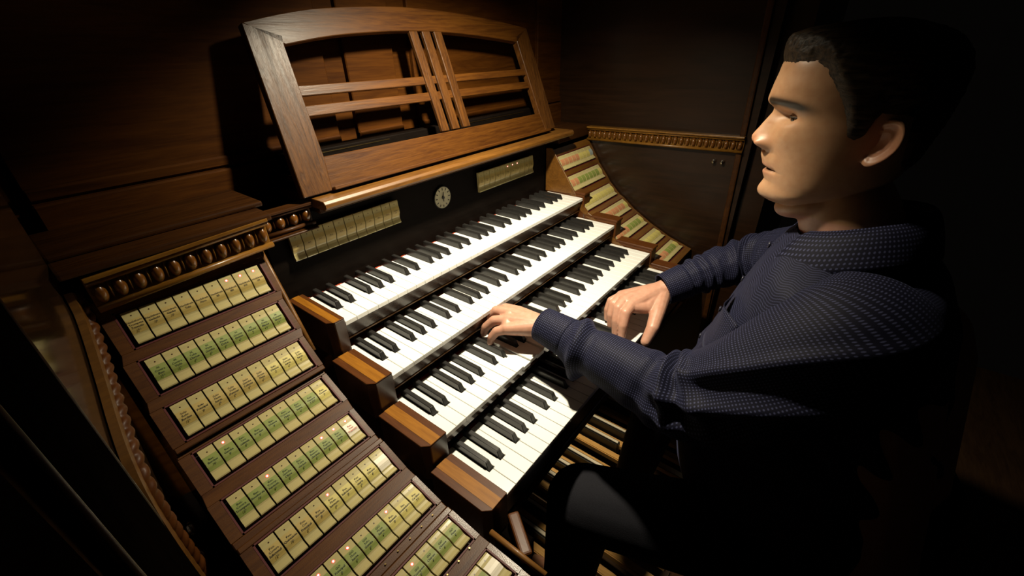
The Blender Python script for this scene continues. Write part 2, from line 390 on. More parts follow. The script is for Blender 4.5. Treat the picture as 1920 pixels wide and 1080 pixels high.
# spiral strands
s0 = 0; vs = []; fs = []; nseg = 14
for i, p in enumerate(rc):
    tdir = (rc[min(i+1, len(rc)-1)]-rc[max(i-1, 0)]).normalized()
    u = wn - tdir*wn.dot(tdir); u.normalize(); v = tdir.cross(u)
    if i: s0 += (p-rc[i-1]).length
    for k in range(nseg):
        a = 2*math.pi*k/nseg
        r = 0.0060 + 0.0026*abs(math.cos(1.0*a - s0*190))
        vs.append(p+u*(math.cos(a)*r)+v*(math.sin(a)*r))
for i in range(len(rc)-1):
    for k in range(nseg): fs.append((i*nseg+k, i*nseg+(k+1) % nseg, (i+1)*nseg+(k+1) % nseg, (i+1)*nseg+k))
mk('rope', (vs, fs), 'cheek_wood', rope, True)
vs = []; fs = []
for i, p in enumerate(rc):
    tdir = (rc[min(i+1, len(rc)-1)]-rc[max(i-1, 0)]).normalized()
    sd = tdir.cross(wn).normalized()
    if sd.dot(Vector((0, -1, 0.6))) < 0: sd = -sd
    for a, b in ((.007, -.006), (.024, -.006), (.024, .002), (.007, .002)): vs.append(p+sd*a+wn*b)
for i in range(len(rc)-1):
    for k in range(4): fs.append((i*4+k, i*4+(k+1) % 4, (i+1)*4+(k+1) % 4, (i+1)*4+k))
mk('fillet', (vs, fs), 'moulding_wood', rope)

# ------------------------------------------------------------------ keyboards
PW = 0.0235
YM = [0.0, 0.1231, 0.2445, 0.3599]; ZM = [0.0, 0.0467, 0.1080, 0.1734]
KL = 0.1305; KH = 0.0476; NW = 36
SH = {0: 0.90, 1: 2.10, 3: 3.86, 4: 5.0, 5: 6.14}       # sharp centres within octave (in white pitches), key = white index on its left
sharps = []
for o in range(5):
    for k, c in SH.items(): sharps.append((o*7+k, (o*7+c)*PW))
SW = 0.0118
def white_mesh(kind):
    """kind = index in octave, 7 = top C without sharp"""
    g = 0.00045; x0, x1 = g, PW-g; l, r = x0, x1
    if kind in (1, 2, 4, 5, 6):
        c = {1: SH[0]-1, 2: SH[1]-2, 4: SH[3]-4, 5: SH[4]-5, 6: SH[5]-6}[kind]
        l = c*PW + SW/2 + 0.0007
    if kind in (0, 1, 3, 4, 5):
        c = {0: SH[0], 1: SH[1]-1, 3: SH[3]-3, 4: SH[4]-4, 5: SH[5]-5}[kind]
        r = c*PW - SW/2 - 0.0007
    poly = [(x0, 0), (x1, 0), (x1, KH-.001), (r, KH-.001), (r, KL), (l, KL), (l, KH-.001), (x0, KH-.001)]
    pl = []
    for p in poly:
        if not pl or (abs(p[0]-pl[-1][0])+abs(p[1]-pl[-1][1])) > 1e-6: pl.append(p)
    vs, fs = prism(pl, 'z', -0.0085, 0.0)
    me = bpy.data.meshes.new('white_key'); me.from_pydata(vs, [], fs)
    bm = bmesh.new(); bm.from_mesh(me); bmesh.ops.remove_doubles(bm, verts=bm.verts, dist=1e-6); bmesh.ops.recalc_face_normals(bm, faces=bm.faces)
    bmesh.ops.bevel(bm, geom=[e for e in bm.edges if all(v.co.z > -1e-4 for v in e.verts)], offset=0.0006, segments=1, affect='EDGES')
    bm.to_mesh(me); bm.free(); me.materials.append(MATS['ivory']); return me
WM = {k: white_mesh(k) for k in range(8)}
def black_mesh():
    hb, ht = SW/2, SW/2-.0016; L0, L1 = KH+.0005, KL+.004; h = 0.0125; z0 = -0.004
    vs = [(-hb,L0,z0),(hb,L0,z0),(hb,L1,z0),(-hb,L1,z0),(-ht,L0+.0075,h),(ht,L0+.0075,h),(ht,L1,h),(-ht,L1,h)]
    me = bpy.data.meshes.new('black_key'); me.from_pydata(vs, [], box(0,1,0,1,0,1)[1])
    bm = bmesh.new(); bm.from_mesh(me); bmesh.ops.recalc_face_normals(bm, faces=bm.faces)
    bmesh.ops.bevel(bm, geom=[e for e in bm.edges if any(v.co.z > 0 for v in e.verts)], offset=0.0009, segments=2, affect='EDGES')
    bm.to_mesh(me); bm.free(); me.materials.append(MATS['ebony']); return me
BM = black_mesh()
names = ['lowest keyboard, under the right hand', 'second keyboard from below, under the left hand', 'third keyboard from below, its keys untouched', 'topmost keyboard, below the clock panel']
for m in range(4):
    Y, Z = YM[m], ZM[m]
    t = thing('organ_keyboard', 'white and black organ keys: '+names[m], 'keyboard', (0.423, Y+.06, Z-.03), 'four stacked organ keyboards')
    L = t.location
    pressed = {1: (9, 11), 0: (19,)}.get(m, ())
    for i in range(NW):
        kd = 7 if i == 35 else i % 7
        dz = -0.004 if i in pressed else 0
        link('white_key', WM[kd], None, t, Vector((i*PW, Y, Z+dz))-L)
    for k, c in sharps: link('black_key', BM, None, t, Vector((c, Y, Z))-L)
    # key cores (wood under the ivory) are hidden: one bed carries all keys
    mk('key_bed', box(0.0, 0.846, Y+.006, Y+.1195, Z-.028, Z-.0095), 'slip_wood', t)
    mk('felt_strip', box(0.0, 0.846, Y+KL+.0005, Y+KL+.010, Z-.009, Z-.0035), 'felt_red', t)
    zlow = (ZM[m-1]+.0235) if m else -.075
    mk('key_slip', box(0.0, 0.846, Y+.012, Y+.024, zlow, Z-.010), 'slip_wood', t, bevel=.001)
    if m:
        mk('slip_edge', box(0.0, 0.846, Y+.0105, Y+.0235, zlow-.004, zlow), 'rail_wood', t, bevel=.0008)
    yb = YM[m+1]-.0075 if m < 3 else .497
    zb = Z-.068 if m else -.085
    # left cheek block: chamfered front corner, lighter amber strip along the top
    xl, xr = (-.047, -.046, -.045, -.031)[m], -.0015
    wb2 = xr-xl
    zt = Z+.0085
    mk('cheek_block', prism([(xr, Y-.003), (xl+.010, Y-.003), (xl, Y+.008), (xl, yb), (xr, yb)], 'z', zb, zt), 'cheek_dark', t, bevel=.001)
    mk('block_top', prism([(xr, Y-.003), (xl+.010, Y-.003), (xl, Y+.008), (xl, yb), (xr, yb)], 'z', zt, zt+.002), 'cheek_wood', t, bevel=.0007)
    mk('amber_strip', prism([(xl+wb2*.72, Y-.0025), (xl+wb2*.27, Y-.0025), (xl+wb2*.27, yb), (xl+wb2*.72, yb)], 'z', zt+.0018, zt+.0024), 'amber_wood', t)
    # right cheek
    mk('cheek_block', box(.8475, .886, Y-.004, yb, zb, Z+.008), 'cheek_wood', t, bevel=.0015)
    mk('block_top', box(.8465, .888, Y-.007, yb, Z+.008, Z+.0155), 'cheek_wood', t, bevel=.0015)

cb = thing('console_table', 'dark wooden underframe below the lowest keyboard', 'console', (0.42, 0.25, -0.115))
mk('table_top', box(-.30, 1.08, .015, .50, -.115, -.092), 'slip_wood', cb, bevel=.002)
mk('apron', box(-.30, 1.08, .03, .05, -.15, -.1155), 'slip_wood', cb, bevel=.002)

# ------------------------------------------------------------------ stop tabs
TABPROF = [(0.0, .0052), (.06, .0060), (.16, .0060), (.28, .0066), (.42, .0076), (.55, .0072), (.66, .0050), (.74, .0040), (.83, .0046), (.92, .0066), (.97, .0072), (1.0, .0064)]
def tab_mesh(wd_, ln):
    top = [(-t*ln, h) for t, h in TABPROF]
    poly = top + [(-ln, 0.0), (0.0, 0.0)]
    vs, fs = prism(poly, 'x', -wd_/2, wd_/2)
    me = bpy.data.meshes.new('stop_tab'); me.from_pydata(vs, [], fs)
    bm = bmesh.new(); bm.from_mesh(me); bmesh.ops.recalc_face_normals(bm, faces=bm.faces); bm.to_mesh(me); bm.free()
    me.materials.append(MATS['tab_cream']); return me
def label_mesh(wd_, ln, mat, lo=.26, hi=.69):
    n = 8; vs = []; fs = []
    for i in range(n+1):
        t = lo+(hi-lo)*i/n; h = lerp(TABPROF, t)+.0002
        vs += [(-wd_/2+.0002, -t*ln, h), (wd_/2-.0002, -t*ln, h)]
    fs = [(2*i, 2*i+1, 2*i+3, 2*i+2) for i in range(n)]
    me = bpy.data.meshes.new('paper_label'); me.from_pydata(vs, [], fs); me.materials.append(MATS[mat]); return me
def disc(r, h, mat, name, n=12):
    vs, fs = tube([(0, 0, 0), (0, 0, h)], r, n)
    me = bpy.data.meshes.new(name); me.from_pydata(vs, [], fs); me.materials.append(MATS[mat]); return me
TXT = {}
def text_mesh(txt, size, mat):
    key = (txt, round(size, 5), mat)
    if key in TXT: return TXT[key]
    c = bpy.data.curves.new('lettering', 'FONT'); c.body = txt; c.size = size; c.align_x = 'CENTER'; c.align_y = 'CENTER'
    c.resolution_u = 2; c.space_line = 1.12; c.fill_mode = 'FRONT'; c.offset = size*0.012
    o = bpy.data.objects.new('lettering', c); COL.objects.link(o)
    dg = bpy.context.evaluated_depsgraph_get()
    me = bpy.data.meshes.new_from_object(o.evaluated_get(dg)); me.name = 'lettering'
    bpy.data.objects.remove(o); bpy.data.curves.remove(c)
    me.materials.clear(); me.materials.append(MATS[mat]); TXT[key] = me; return me
def make_row(parent, x0, pitch, T, B, colours, lit, texts=None, tlen=None, seedz=0, gap=.0019):
    """nine tabs between top line T=(y,z) and bottom line B=(y,z)"""
    T = Vector((0, *T)); B = Vector((0, *B)); ln = (T-B).length; vdir = (T-B).normalized()    # local +Y = up the tab
    nrm = Vector((1, 0, 0)).cross(vdir).normalized()
    wd_ = pitch-gap; n = len(colours)
    key = (round(wd_, 5), round(ln, 4))
    tm = tab_mesh(wd_, ln); lab = {}
    on_r, on_c, off = disc(.0021, .0003, 'lamp_ring', 'lamp_ring'), disc(.0012, .0005, 'lamp_core', 'lamp_core'), disc(.00095, .0002, 'lamp_off', 'indicator_lamp')
    for i in range(n):
        tilt = random.uniform(-.012, .012)
        M = Matrix(((1, 0, 0), (0, vdir.y, nrm.y), (0, vdir.z, nrm.z)))
        o = link('stop_tab', tm, None, parent)
        o.location = Vector((x0+(i+.5)*pitch, T.y, T.z)) - wloc(parent)
        Mr = M.transposed().transposed()
        o.rotation_euler = (M.to_4x4() @ Matrix.Rotation(tilt, 4, 'X')).to_euler()
        c = colours[i]
        if c not in lab: lab[c] = label_mesh(wd_, ln, c)
        if c: link('paper_label', lab[c], None, o)
        zl = lerp(TABPROF, .14)
        if i in lit:
            r_ = link('indicator_lamp', on_r, None, o, (0, -.15*ln, zl-.0001)); r_['label'] = 'lit red indicator lamp'
            link('lamp_core', on_c, None, o, (0, -.15*ln, zl-.0001))
        elif texts is not None: link('indicator_lamp', off, None, o, (0, -.15*ln, zl-.00005))
        if texts is not None and texts[i]:
            ink = 'print_green' if c == 'label_green' else ('print_red' if c == 'label_white' else 'print_ink')
            me = text_mesh(texts[i], .0040, ink)
            l = link('lettering', me, None, o, (0, -.47*ln, lerp(TABPROF, .42)+.0004))
            wx = max((v.co.x for v in me.vertices), default=.005)
            s = min(1.0, (wd_*.46)/max(wx, 1e-5)); l.scale = (s, .92, 1)

G, TA, YE, WH, RE, BL = 'label_green', 'label_tan', 'label_yellow', 'label_white', 'label_red', 'label_blue'
LR = [((-.2546, .4505, .2897), (-.2587, .4256, .2508)), ((-.2601, .4115, .2314), (-.2636, .3811, .1956)),
      ((-.2649, .3637, .1782), (-.2673, .3292, .1457)), ((-.2674, .3145, .1248), (-.2695, .2720, .1013)),
      ((-.2705, .2449, .0907), (-.2717, .2035, .0698)), ((-.2708, .1742, .0642), (-.2707, .1341, .0460)),
      ((-.271, .1043, .0400), (-.271, .0610, .0290)), ((-.271, .0290, .0270), (-.271, -.0120, .0215)),
      ((-.271, -.0400, .0215), (-.271, -.0830, .0215))]
LC = [[TA]*9, [G]*9, [TA]*6+[YE]*3, [G]*7+[G, YE], [G]*8+[WH], [TA]*4+[YE]*4+[WH], [G]*6+[YE]*3, [G]*9, [YE]*7+[G, WH]]
LL = [(6, 7, 8), (), (), (1,), (2, 6, 7, 8), (4,), (1, 2, 3, 6), (5,), ()]
LT = [["Nachthorn\nTrompete\nTremolo\n32", "Nachthorn\nGedackt\n16", "Hochdruck\nGambe\n16", "Hochdruck\nTuba", "Hochdruck\nHorn", "Hochdruck\nII/I", "Hochdruck\nIII/I", "Hochdruck\nIV/I", "Hochdruck\nV/I"],
      ["H.\nContra\nBass\n32", "H.\nContra\nViola\n16", "H.\nTuba\nClarion\n8", "H.\nViola\nGamba\n8", "H.\nFlauto\nDolce\n8", "H.\nGrosse\nQuinte\n4", "H.\nPikkolo\n2", "H.\nPrinz.\nMixtur\n4 f.", "H.\nCornett\nMixtur\n5 f."],
      ["Solo\nRohr\nBordun\n16", "Solo\nPrinzipal\n8", "Solo\nFlute\nharm.\n8", "Solo\nViola\nd'amour\n8", "Solo\nGamba\nCeleste\n8", "Solo\nGross\nFlute\n4", "Solo\nOktave\n2", "Solo\nCornet\nharm.\n4", "Solo\nTuba\nharm.\n8"],
      ["Rec.\nBordun\n16", "Rec.\nGamba\n8", "Rec.\nVox\ncelestis\n8", "Rec.\nBordun\n8", "Rec.\nOktave\n4", "Rec.\nTraverse\nFlute\n4", "Rec.\nFlute\nharm.\n4", "Rec.\nNasard\n2 2/3", "Rec.\nOctavin\n2"],
      ["Rec.\nContra\nTrompete\n16", "Rec.\nBombarde\n16", "Rec.\nTromp.\nharmon.\n8", "Rec.\nGamba\nOboe\n8", "Rec.\nTuba\nclarion\n8", "Rec.\nBasson\nclarinet\n8", "Rec.\nFagott\nharmon.\n8", "Rec.\nVoix\nhum.\n8", "Rec.\nVox\nTremolo"],
      ["Pos.\nContra\nSalicional\n16", "Pos.\nQuintaton\n16", "Pos.\nCor\nPrinzipal\n8", "Pos.\nBordun\n8", "Pos.\nFlute\nharmon.\n8", "Pos.\nSalicional\n8", "Pos.\nUnda\nmaris\n8", "Pos.\nOktave\n4", None],
      ["GO\nMontre\n16", "GO\nBordun\n16", "GO\nPrinzipal\n8", "GO\nFlute\nharm.\n8", "GO\nSalic.\nGamba\n8", "GO\nFlute\nharm.\n4", "Pos.\nBassett\n8", "Pos.\nKrummhorn\n8", "Pos.\nCarillon\n3 f."],
      ["GO\nQuinte\n2 2/3", "GO\nOktave\n2", "GO\nMixtur\n5 f.", "GO\nCornet\n5 f.", "GO\nTrompete\n16", "GO\nTrompete\n8", "GO\nClairon\n4", "GO\nOktave\n4", "GO\nFlute\n4"],
      [None]*9]
jl = thing('stop_jamb', 'large stepped jamb of cream rocker tabs left of the keyboards, red lamps lit', 'stop jamb', (-.18, .2, -.08), 'two stop jambs flanking the keyboards')
def jamb(t, rows, W, colours, lits, texts, n, mirror=False, xe=(.014, .0075), groups=(3, 5, 7, 9), thick=.016, bottom=-.09, rail_mat='mahogany_board'):
    pitch = W/n
    rows2 = rows
    rise = .0035
    def nrm(T, B):
        d = Vector((0, T[1]-B[1], T[2]-B[2])).normalized(); return Vector((1, 0, 0)).cross(d).normalized()
    ends = []
    for i, (T, B) in enumerate(rows2):
        make_row(t, (T[0]+B[0])/2, pitch, T[1:], B[1:], colours[i], lits[i], None if texts is None else texts[i])
        nn = nrm(T, B)
        x0, x1 = min(T[0], B[0])-.0022, max(T[0], B[0])+W+.0022
        Tp, Bp = Vector((0, *T[1:])), Vector((0, *B[1:])); dv = (Tp-Bp).normalized()
        a, b = Tp+dv*.0018, Bp-dv*.0030
        X = Vector((1, 0, 0))
        # slot floor
        lo = -.0045
        qd = [X*x0+a+nn*lo, X*x1+a+nn*lo, X*x1+b+nn*lo, X*x0+b+nn*lo]
        mk('slot_floor', hexa(qd, [p-nn*.002 for p in qd]), 'slot_dark', t)
        # red lining strips round the slot
        hgt = rise+.0003
        for (p, q_, dirv) in ((X*x0+a, X*x1+a, dv), (X*x0+b, X*x1+b, -dv)):
            qd = [p+nn*lo, q_+nn*lo, q_+nn*hgt, p+nn*hgt]
            mk('slot_lining', hexa(qd, [v+dirv*.0022 for v in qd]), 'slot_red', t)
        for xx, sx in ((x0, -1), (x1, 1)):
            qd = [X*xx+a+nn*lo, X*xx+b+nn*lo, X*xx+b+nn*hgt, X*xx+a+nn*hgt]
            mk('slot_lining', hexa(qd, [v+X*(sx*.0022) for v in qd]), 'slot_red', t)
        ends.append((a+dv*.0022, b-dv*.0022, nn, x0-.0022, x1+.0022))
    xL = min(e[3] for e in ends)-xe[0]; xR = max(e[4] for e in ends)+xe[1]
    if mirror: pass
    X = Vector((1, 0, 0))
    eL = [e[3]-xe[0] for e in ends]; eR = [e[4]+xe[1] for e in ends]
    for i, (a, b, nn, x0, x1) in enumerate(ends):
        xL, xR = eL[i], eR[i]; xL2, xR2 = (eL[i+1], eR[i+1]) if i+1 < len(ends) else (xL, xR)
        # side stiles beside each row
        ext = .0
        for (u, v) in ((xL, x0), (x1, xR)):
            qd = [X*u+a+nn*rise, X*v+a+nn*rise, X*v+b+nn*rise, X*u+b+nn*rise]
            mk('stile', hexa(qd, [p-nn*thick for p in qd]), rail_mat, t)
        # rail to the next row
        if i+1 < len(ends): a2, n2 = ends[i+1][0], ends[i+1][2]
        else: a2, n2 = b-(a-b).normalized()*.02, nn
        step = (i+1) in groups and i+1 < len(ends)
        p1 = b+nn*rise; p2 = a2+n2*rise
        d1 = (a-b).normalized()
        if step:
            # board edge: this board runs on flat, the next one starts a step lower under its thick edge
            L_ = (p2-p1).dot(-d1); pe = p1-d1*(L_*.55)
            qd = [X*xL+p1, X*xR+p1, X*xR+pe, X*xL+pe]
            mk('rail', hexa(qd, [p-nn*thick for p in qd]), rail_mat, t, bevel=.0012)
            d2 = n2.cross(Vector((1, 0, 0)))
            d2 = (ends[i+1][0]-ends[i+1][1]).normalized()
            ps = p2+d2*(L_*.42)
            qd = [X*xL2+ps, X*xR2+ps, X*xR2+p2, X*xL2+p2]
            mk('rail', hexa(qd, [p-n2*thick for p in qd]), rail_mat, t, bevel=.0012)
        else:
            qd = [X*xL+p1, X*xR+p1, X*xR2+p2, X*xL2+p2]
            n3 = (nn+n2).normalized()
            mk('rail', hexa(qd, [p-n3*thick for p in qd]), rail_mat, t, bevel=.0006)
        if i == 0:
            p0 = a+nn*rise; pu = p0+d1*.022
            qd = [X*xL+pu, X*xR+pu, X*xR+p0, X*xL+p0]
            mk('rail', hexa(qd, [p-nn*thick for p in qd]), rail_mat, t, bevel=.0006)
    # carcass under the boards
    prof = []
    for (a, b, nn, x0, x1) in ends:
        prof += [((a-nn*.0125).y, (a-nn*.0125).z), ((b-nn*.0125).y, (b-nn*.0125).z)]
    prof = [(prof[0][0]+.012, prof[0][1]+.02)] + prof
    prof += [(prof[-1][0]-.012, prof[-1][1]-.004), (prof[-1][0]-.012, bottom), (prof[0][0], bottom)]
    mk('carcass', prism(prof, 'x', max(eL)+.002, min(eR)-.003), 'cheek_dark', t)
    return min(eL), max(eR)
xL, xR = jamb(jl, LR, .18, LC, LL, LT, 9)
mk('edge_rod', tube([(-.0700, -.030, .031), (-.0700, -.118, .031)], .0038, 14), 'rail_wood', jl, True)
for i in range(9):
    y, z = -.0205, .0222
    link('pin', disc(.0011, .004, 'brass', 'pin'), None, jl, Vector((-.271+.02*(i+.5), .0495, .0275))-jl.location)
    link('pin', disc(.0011, .004, 'brass', 'pin'), None, jl, Vector((-.271+.02*(i+.5), -.0195, .0225))-jl.location)
# narrow trim at the right edge of the left jamb's top
mk('edge_trim', tube([(-.058, .470, .312), (-.0595, .440, .262), (-.064, .395, .205), (-.070, .350, .158)], .004, 10), 'moulding_wood', jl, True)

RRyz = [(.4675, .2828), (.4411, .2444), (.4289, .2235), (.3965, .1849), (.3795, .163), (.3454, .1307), (.3232, .1169), (.2865, .0882), (.2627, .0732), (.2219, .0493), (.1972, .0367), (.1562, .0174), (.1343, .0083), (.0904, -.0057)]
WRt = .205; xr0 = 1.06-WRt
RR = [((xr0, *RRyz[2*i]), (xr0, *RRyz[2*i+1])) for i in range(7)]
RC = [[RE]*5+[YE]*3+[BL], [RE]*2+[G]*6+[YE], [YE]*9, [WH, WH]+[RE]*6+[YE], [RE]*4+[G]*4+[YE], [YE]*9, [RE]*5+[G]*3+[YE]]
jr = thing('stop_jamb', 'smaller-looking far jamb with red, green and yellow tabs right of the keyboards', 'stop jamb', (.96, .25, -.08), 'two stop jambs flanking the keyboards')
jamb(jr, RR, WRt, RC, [()]*7, None, 9, xe=(.004, .014), groups=(), rail_mat='moulding_wood')
mk('inner_cheek', prism([(.500, .175), (.500, .312), (.478, .312), (.385, .180)], 'x', .845, .8505), 'moulding_wood', jr, bevel=.001)

# ------------------------------------------------------------------ name board with coupler tabs and clock
nb = thing('name_board', 'black panel above the top keyboard carrying two rows of cream coupler tabs', 'panel', (.4, .5, .17))
mk('board', box(-.035, .845, .503, .535, .165, .3325), 'black_board', nb, bevel=.001)
def prow(x0, x1, n, lit, texts):
    make_row(nb, x0, (x1-x0)/n, (.4985, .305), (.4965, .2535), [TA]*n, lit, texts, gap=.0016)
CT = ["II-I", "III-I", "IV-I", "III-II", "IV-II", "IV-III", "I-P", "II-P", "III-P", "IV-P", "Walze\nab"]
prow(.002, .249, 11, (), CT)
prow(.513, .762, 11, (5, 6, 7), ["Sub\nII-I", "Super\nII-I", "Sub\nIII", "Super\nIII", "Sub\nIV", "Super\nIV", "Tutti", "Zungen\nab", "16'\nab", "Mixt.\nab", "Hand\nReg."])
ck = thing('clock', 'small round pale dial on the black panel', 'clock', (.388, .503, .272))
mk('dial', tube([(.388, .503, .272), (.388, .4985, .272)], .026, 40), 'dial_face', ck)
mk('rim', tube([(.388, .503, .272), (.388, .4995, .272)], .0275, 40), 'black_plastic', ck)
mk('hub', tube([(.388, .4985, .272), (.388, .4965, .272)], .0040, 16), 'black_plastic', ck)
for i in range(12):
    a = 2*math.pi*i/12
    c = Vector((.388+.021*math.sin(a), .4984, .272+.021*math.cos(a))); d = Vector((math.sin(a), 0, math.cos(a))); s = Vector((d.z, 0, -d.x))
    qd = [c-d*.0028-s*.0011, c-d*.0028+s*.0011, c+d*.0028+s*.0011, c+d*.0028-s*.0011]
    mk('hour_mark', hexa(qd, [p-Vector((0, .0004, 0)) for p in qd]), 'black_plastic', ck)
for a, l, wdt in ((R(10), .014, .0014), (R(175), .010, .0018)):
    d = Vector((math.sin(a), 0, math.cos(a))); s = Vector((d.z, 0, -d.x)); c = Vector((.388, .4975, .272))
    qd = [c-s*wdt, c+s*wdt, c+d*l+s*wdt*.5, c+d*l-s*wdt*.5]
    mk('clock_hand', hexa(qd, [p-Vector((0, .0004, 0)) for p in qd]), 'black_plastic', ck)

# ------------------------------------------------------------------ ledge and music desk
lg = thing('desk_ledge', 'narrow wooden ledge carrying the music desk', 'ledge', (.45, .52, .34))
mk('ledge_board', prism([(.598, .345), (.442, .345), (.437, .350), (.437, .357), (.442, .362), (.598, .362)], 'x', .056, .905), 'moulding_wood', lg, bevel=.0008)
mk('ledge_lip', prism([(.470, .333), (.470, .3445), (.598, .3445), (.598, .333)], 'x', .06, .86), 'case_wood', lg, bevel=.001)
mk('added_shade_board', box(-.036, .0545, .474, .503, .3075, .3110), 'case_wood', nb, bevel=.001)  # added board, keeps the lamp off the leftmost coupler tabs
mk('lip_bead', tube([(.42, .468, .3415), (.70, .468, .3415)], .003, 10), 'rail_wood', lg, True)
DT = R(16); DY, DZ = .475, .3565
def dp(x, v, out=0.0):  # point on the desk plane, v up the slope, out towards the player
    return Vector((x, DY+math.sin(DT)*v-math.cos(DT)*out, DZ+math.cos(DT)*v+math.sin(DT)*out+.0105))
md_ = thing('music_desk', 'open oak music desk with arched top rail and crossing slats', 'music desk', (.45, .475, .362))
def dpoly(name, poly, mat, th=.018, off=0.0, bevel=.0012):
    a = [dp(x, v, off) for x, v in poly]; b = [dp(x, v, off-th) for x, v in poly]; n = len(poly)
    fs = [tuple(range(n)), tuple(range(2*n-1, n-1, -1))]+[(i, (i+1) % n, n+(i+1) % n, n+i) for i in range(n)]
    return mk(name, (a+b, fs), mat, md_, bevel=bevel)
XL, XR_ = .041, .858
def arch(x, side):   # outer/inner edge of the top rail
    if side: tab = [(.054, .277), (.12, .291), (.20, .303), (.372, .3125), (.53, .308), (.67, .296), (.812, .279)]
    else: tab = [(.109, .2445), (.19, .2565), (.265, .263), (.388, .268), (.52, .265), (.64, .256), (.757, .244)]
    return smoothtab(tab, x)
dpoly('stile', [(XL, 0.0), (.0965, 0.0), (.1045, .06), (.109, .2445), (.112, .2585), (.054, .277)], 'oak_up')
dpoly('stile', [(.806, .004), (XR_, .006), (.812, .279), (.757, .258), (.757, .244), (.7915, .054)], 'oak_up')
up_ = [(.054+(.812-.054)*i/24, arch(.054+(.812-.054)*i/24, 1)) for i in range(25)]
lo_ = [(.112+(.757-.112)*i/20, arch(.112+(.757-.112)*i/20, 0)) for i in range(21)]
dpoly('top_rail', up_+lo_[::-1], 'oak_long', th=.0178)
dpoly('bottom_rail', [(.0955, .0), (.8075, .004), (.7925, .055), (.1035, .0605)], 'oak_long', th=.0176, off=-.001)
dpoly('lower_ledge', [(.098, -.0005), (.82, .001), (.82, .008), (.098, .006)], 'oak_long', th=.016, off=.010)
for v0, v1 in ((.1645, .1815), (.1305, .1485)):
    dpoly('cross_slat', [(.104, v0), (.775, v0-.0035), (.772, v1-.0045), (.104, v1)], 'oak_long', th=.009, off=-.005)
for xa, xb, ya, yb_ in ((.389, .411, .403, .426), (.424, .447, .438, .461), (.459, .482, .474, .498)):
    dpoly('upright_slat', [(ya, .0605), (yb_, .060), (xb, .268), (xa, .268)], 'oak_up', th=.009, off=-.0005)
mk('support_strut', tube([(.06, .512, .390), (.05, .560, .390)], .006, 10), 'black_plastic', md_, True)
# dark low box standing behind the desk
bx = mk('shelf_box', box(.07, .86, .556, .597, .3625, .425), 'black_board', bevel=.0015); tag(bx, 'low dark box on the ledge behind the music desk', 'box')
mk('edge_glint', box(.08, .30, .5552, .5568, .418, .4195), 'brass', bx)  # glints along the box edge, put in as two bright metal strips
mk('edge_glint', box(.52, .80, .5552, .5568, .418, .4195), 'brass', bx)

# ------------------------------------------------------------------ pedalboard, bench, bracket
pb = thing('pedalboard', 'organ pedalboard of pale wooden pedals under the console', 'pedalboard', (.42, .15, -.85))
mk('frame', box(-.22, 1.06, .42, .46, -.85, -.74), 'slip_wood', pb)
mk('frame', box(-.22, 1.06, -.24, -.20, -.85, -.78), 'slip_wood', pb)
pat = [0, 1, 3, 4, 5]
npw = 19; pp = .0635
nm_ = link
pv, pf = box(-.0125, .0125, -.19, .42, -.012, .012)
pm = bpy.data.meshes.new('pedal'); pm.from_pydata(pv, [], pf)
b_ = bmesh.new(); b_.from_mesh(pm); bmesh.ops.bevel(b_, geom=list(b_.edges), offset=.003, segments=2, affect='EDGES'); b_.to_mesh(pm); b_.free(); pm.materials.append(MATS['pedal_maple'])
sv, sf = box(-.011, .011, .10, .42, -.004, .046)
sm_ = bpy.data.meshes.new('sharp_pedal'); sm_.from_pydata(sv, [], sf)
b_ = bmesh.new(); b_.from_mesh(sm_); bmesh.ops.bevel(b_, geom=list(b_.edges), offset=.004, segments=2, affect='EDGES'); b_.to_mesh(sm_); b_.free(); sm_.materials.append(MATS['black_plastic'])
cv, cf = box(-.005, .005, .105, .27, .0455, .0475)
cm_ = bpy.data.meshes.new('cap'); cm_.from_pydata(cv, [], cf); cm_.materials.append(MATS['bone'])
for i in range(npw):
    link('pedal', pm, None, pb, Vector((-.155+pp*i, 0, -.735))-pb.location)
    if i % 7 in pat and i < npw-1:
        s = link('sharp_pedal', sm_, None, pb, Vector((-.155+pp*(i+.5), 0, -.735))-pb.location)
        link('cap', cm_, None, s)
bn = thing('organ_bench', 'dark wooden organ bench the man sits on', 'bench', (.44, -.50, -.85))
mk('seat', box(-.02, .98, -.66, -.36, -.355, -.326), 'case_wood', bn, bevel=.004, seg=2)
for x in (.0, .93):
    mk('leg_panel', box(x, x+.03, -.64, -.38, -.85, -.3555), 'case_wood', bn, bevel=.002)
mk('stretcher', box(.03, .93, -.52, -.49, -.75, -.68), 'case_wood', bn, bevel=.002)
br = thing('arm_bracket', 'rounded wooden bracket at the lower corner of the keyboards', 'bracket', (-.02, -.04, -.085))
d_ = Vector((-.036, -.052, 0)).normalized(); n_ = Vector((-d_.y, d_.x, 0))
A_ = Vector((-.006, -.016, -.040))
q = [A_-n_*.009, A_+n_*.009, A_+n_*.009+d_*.066, A_-n_*.009+d_*.066]
mk('bracket_bar', hexa(q, [p+Vector((0, 0, .022)) for p in q]), 'cheek_wood', br, bevel=.0045, seg=3)
mk('bracket_plate', box(-.034, -.008, -.058, -.012, -.0845, -.0405), 'stile_black', br, bevel=.002)

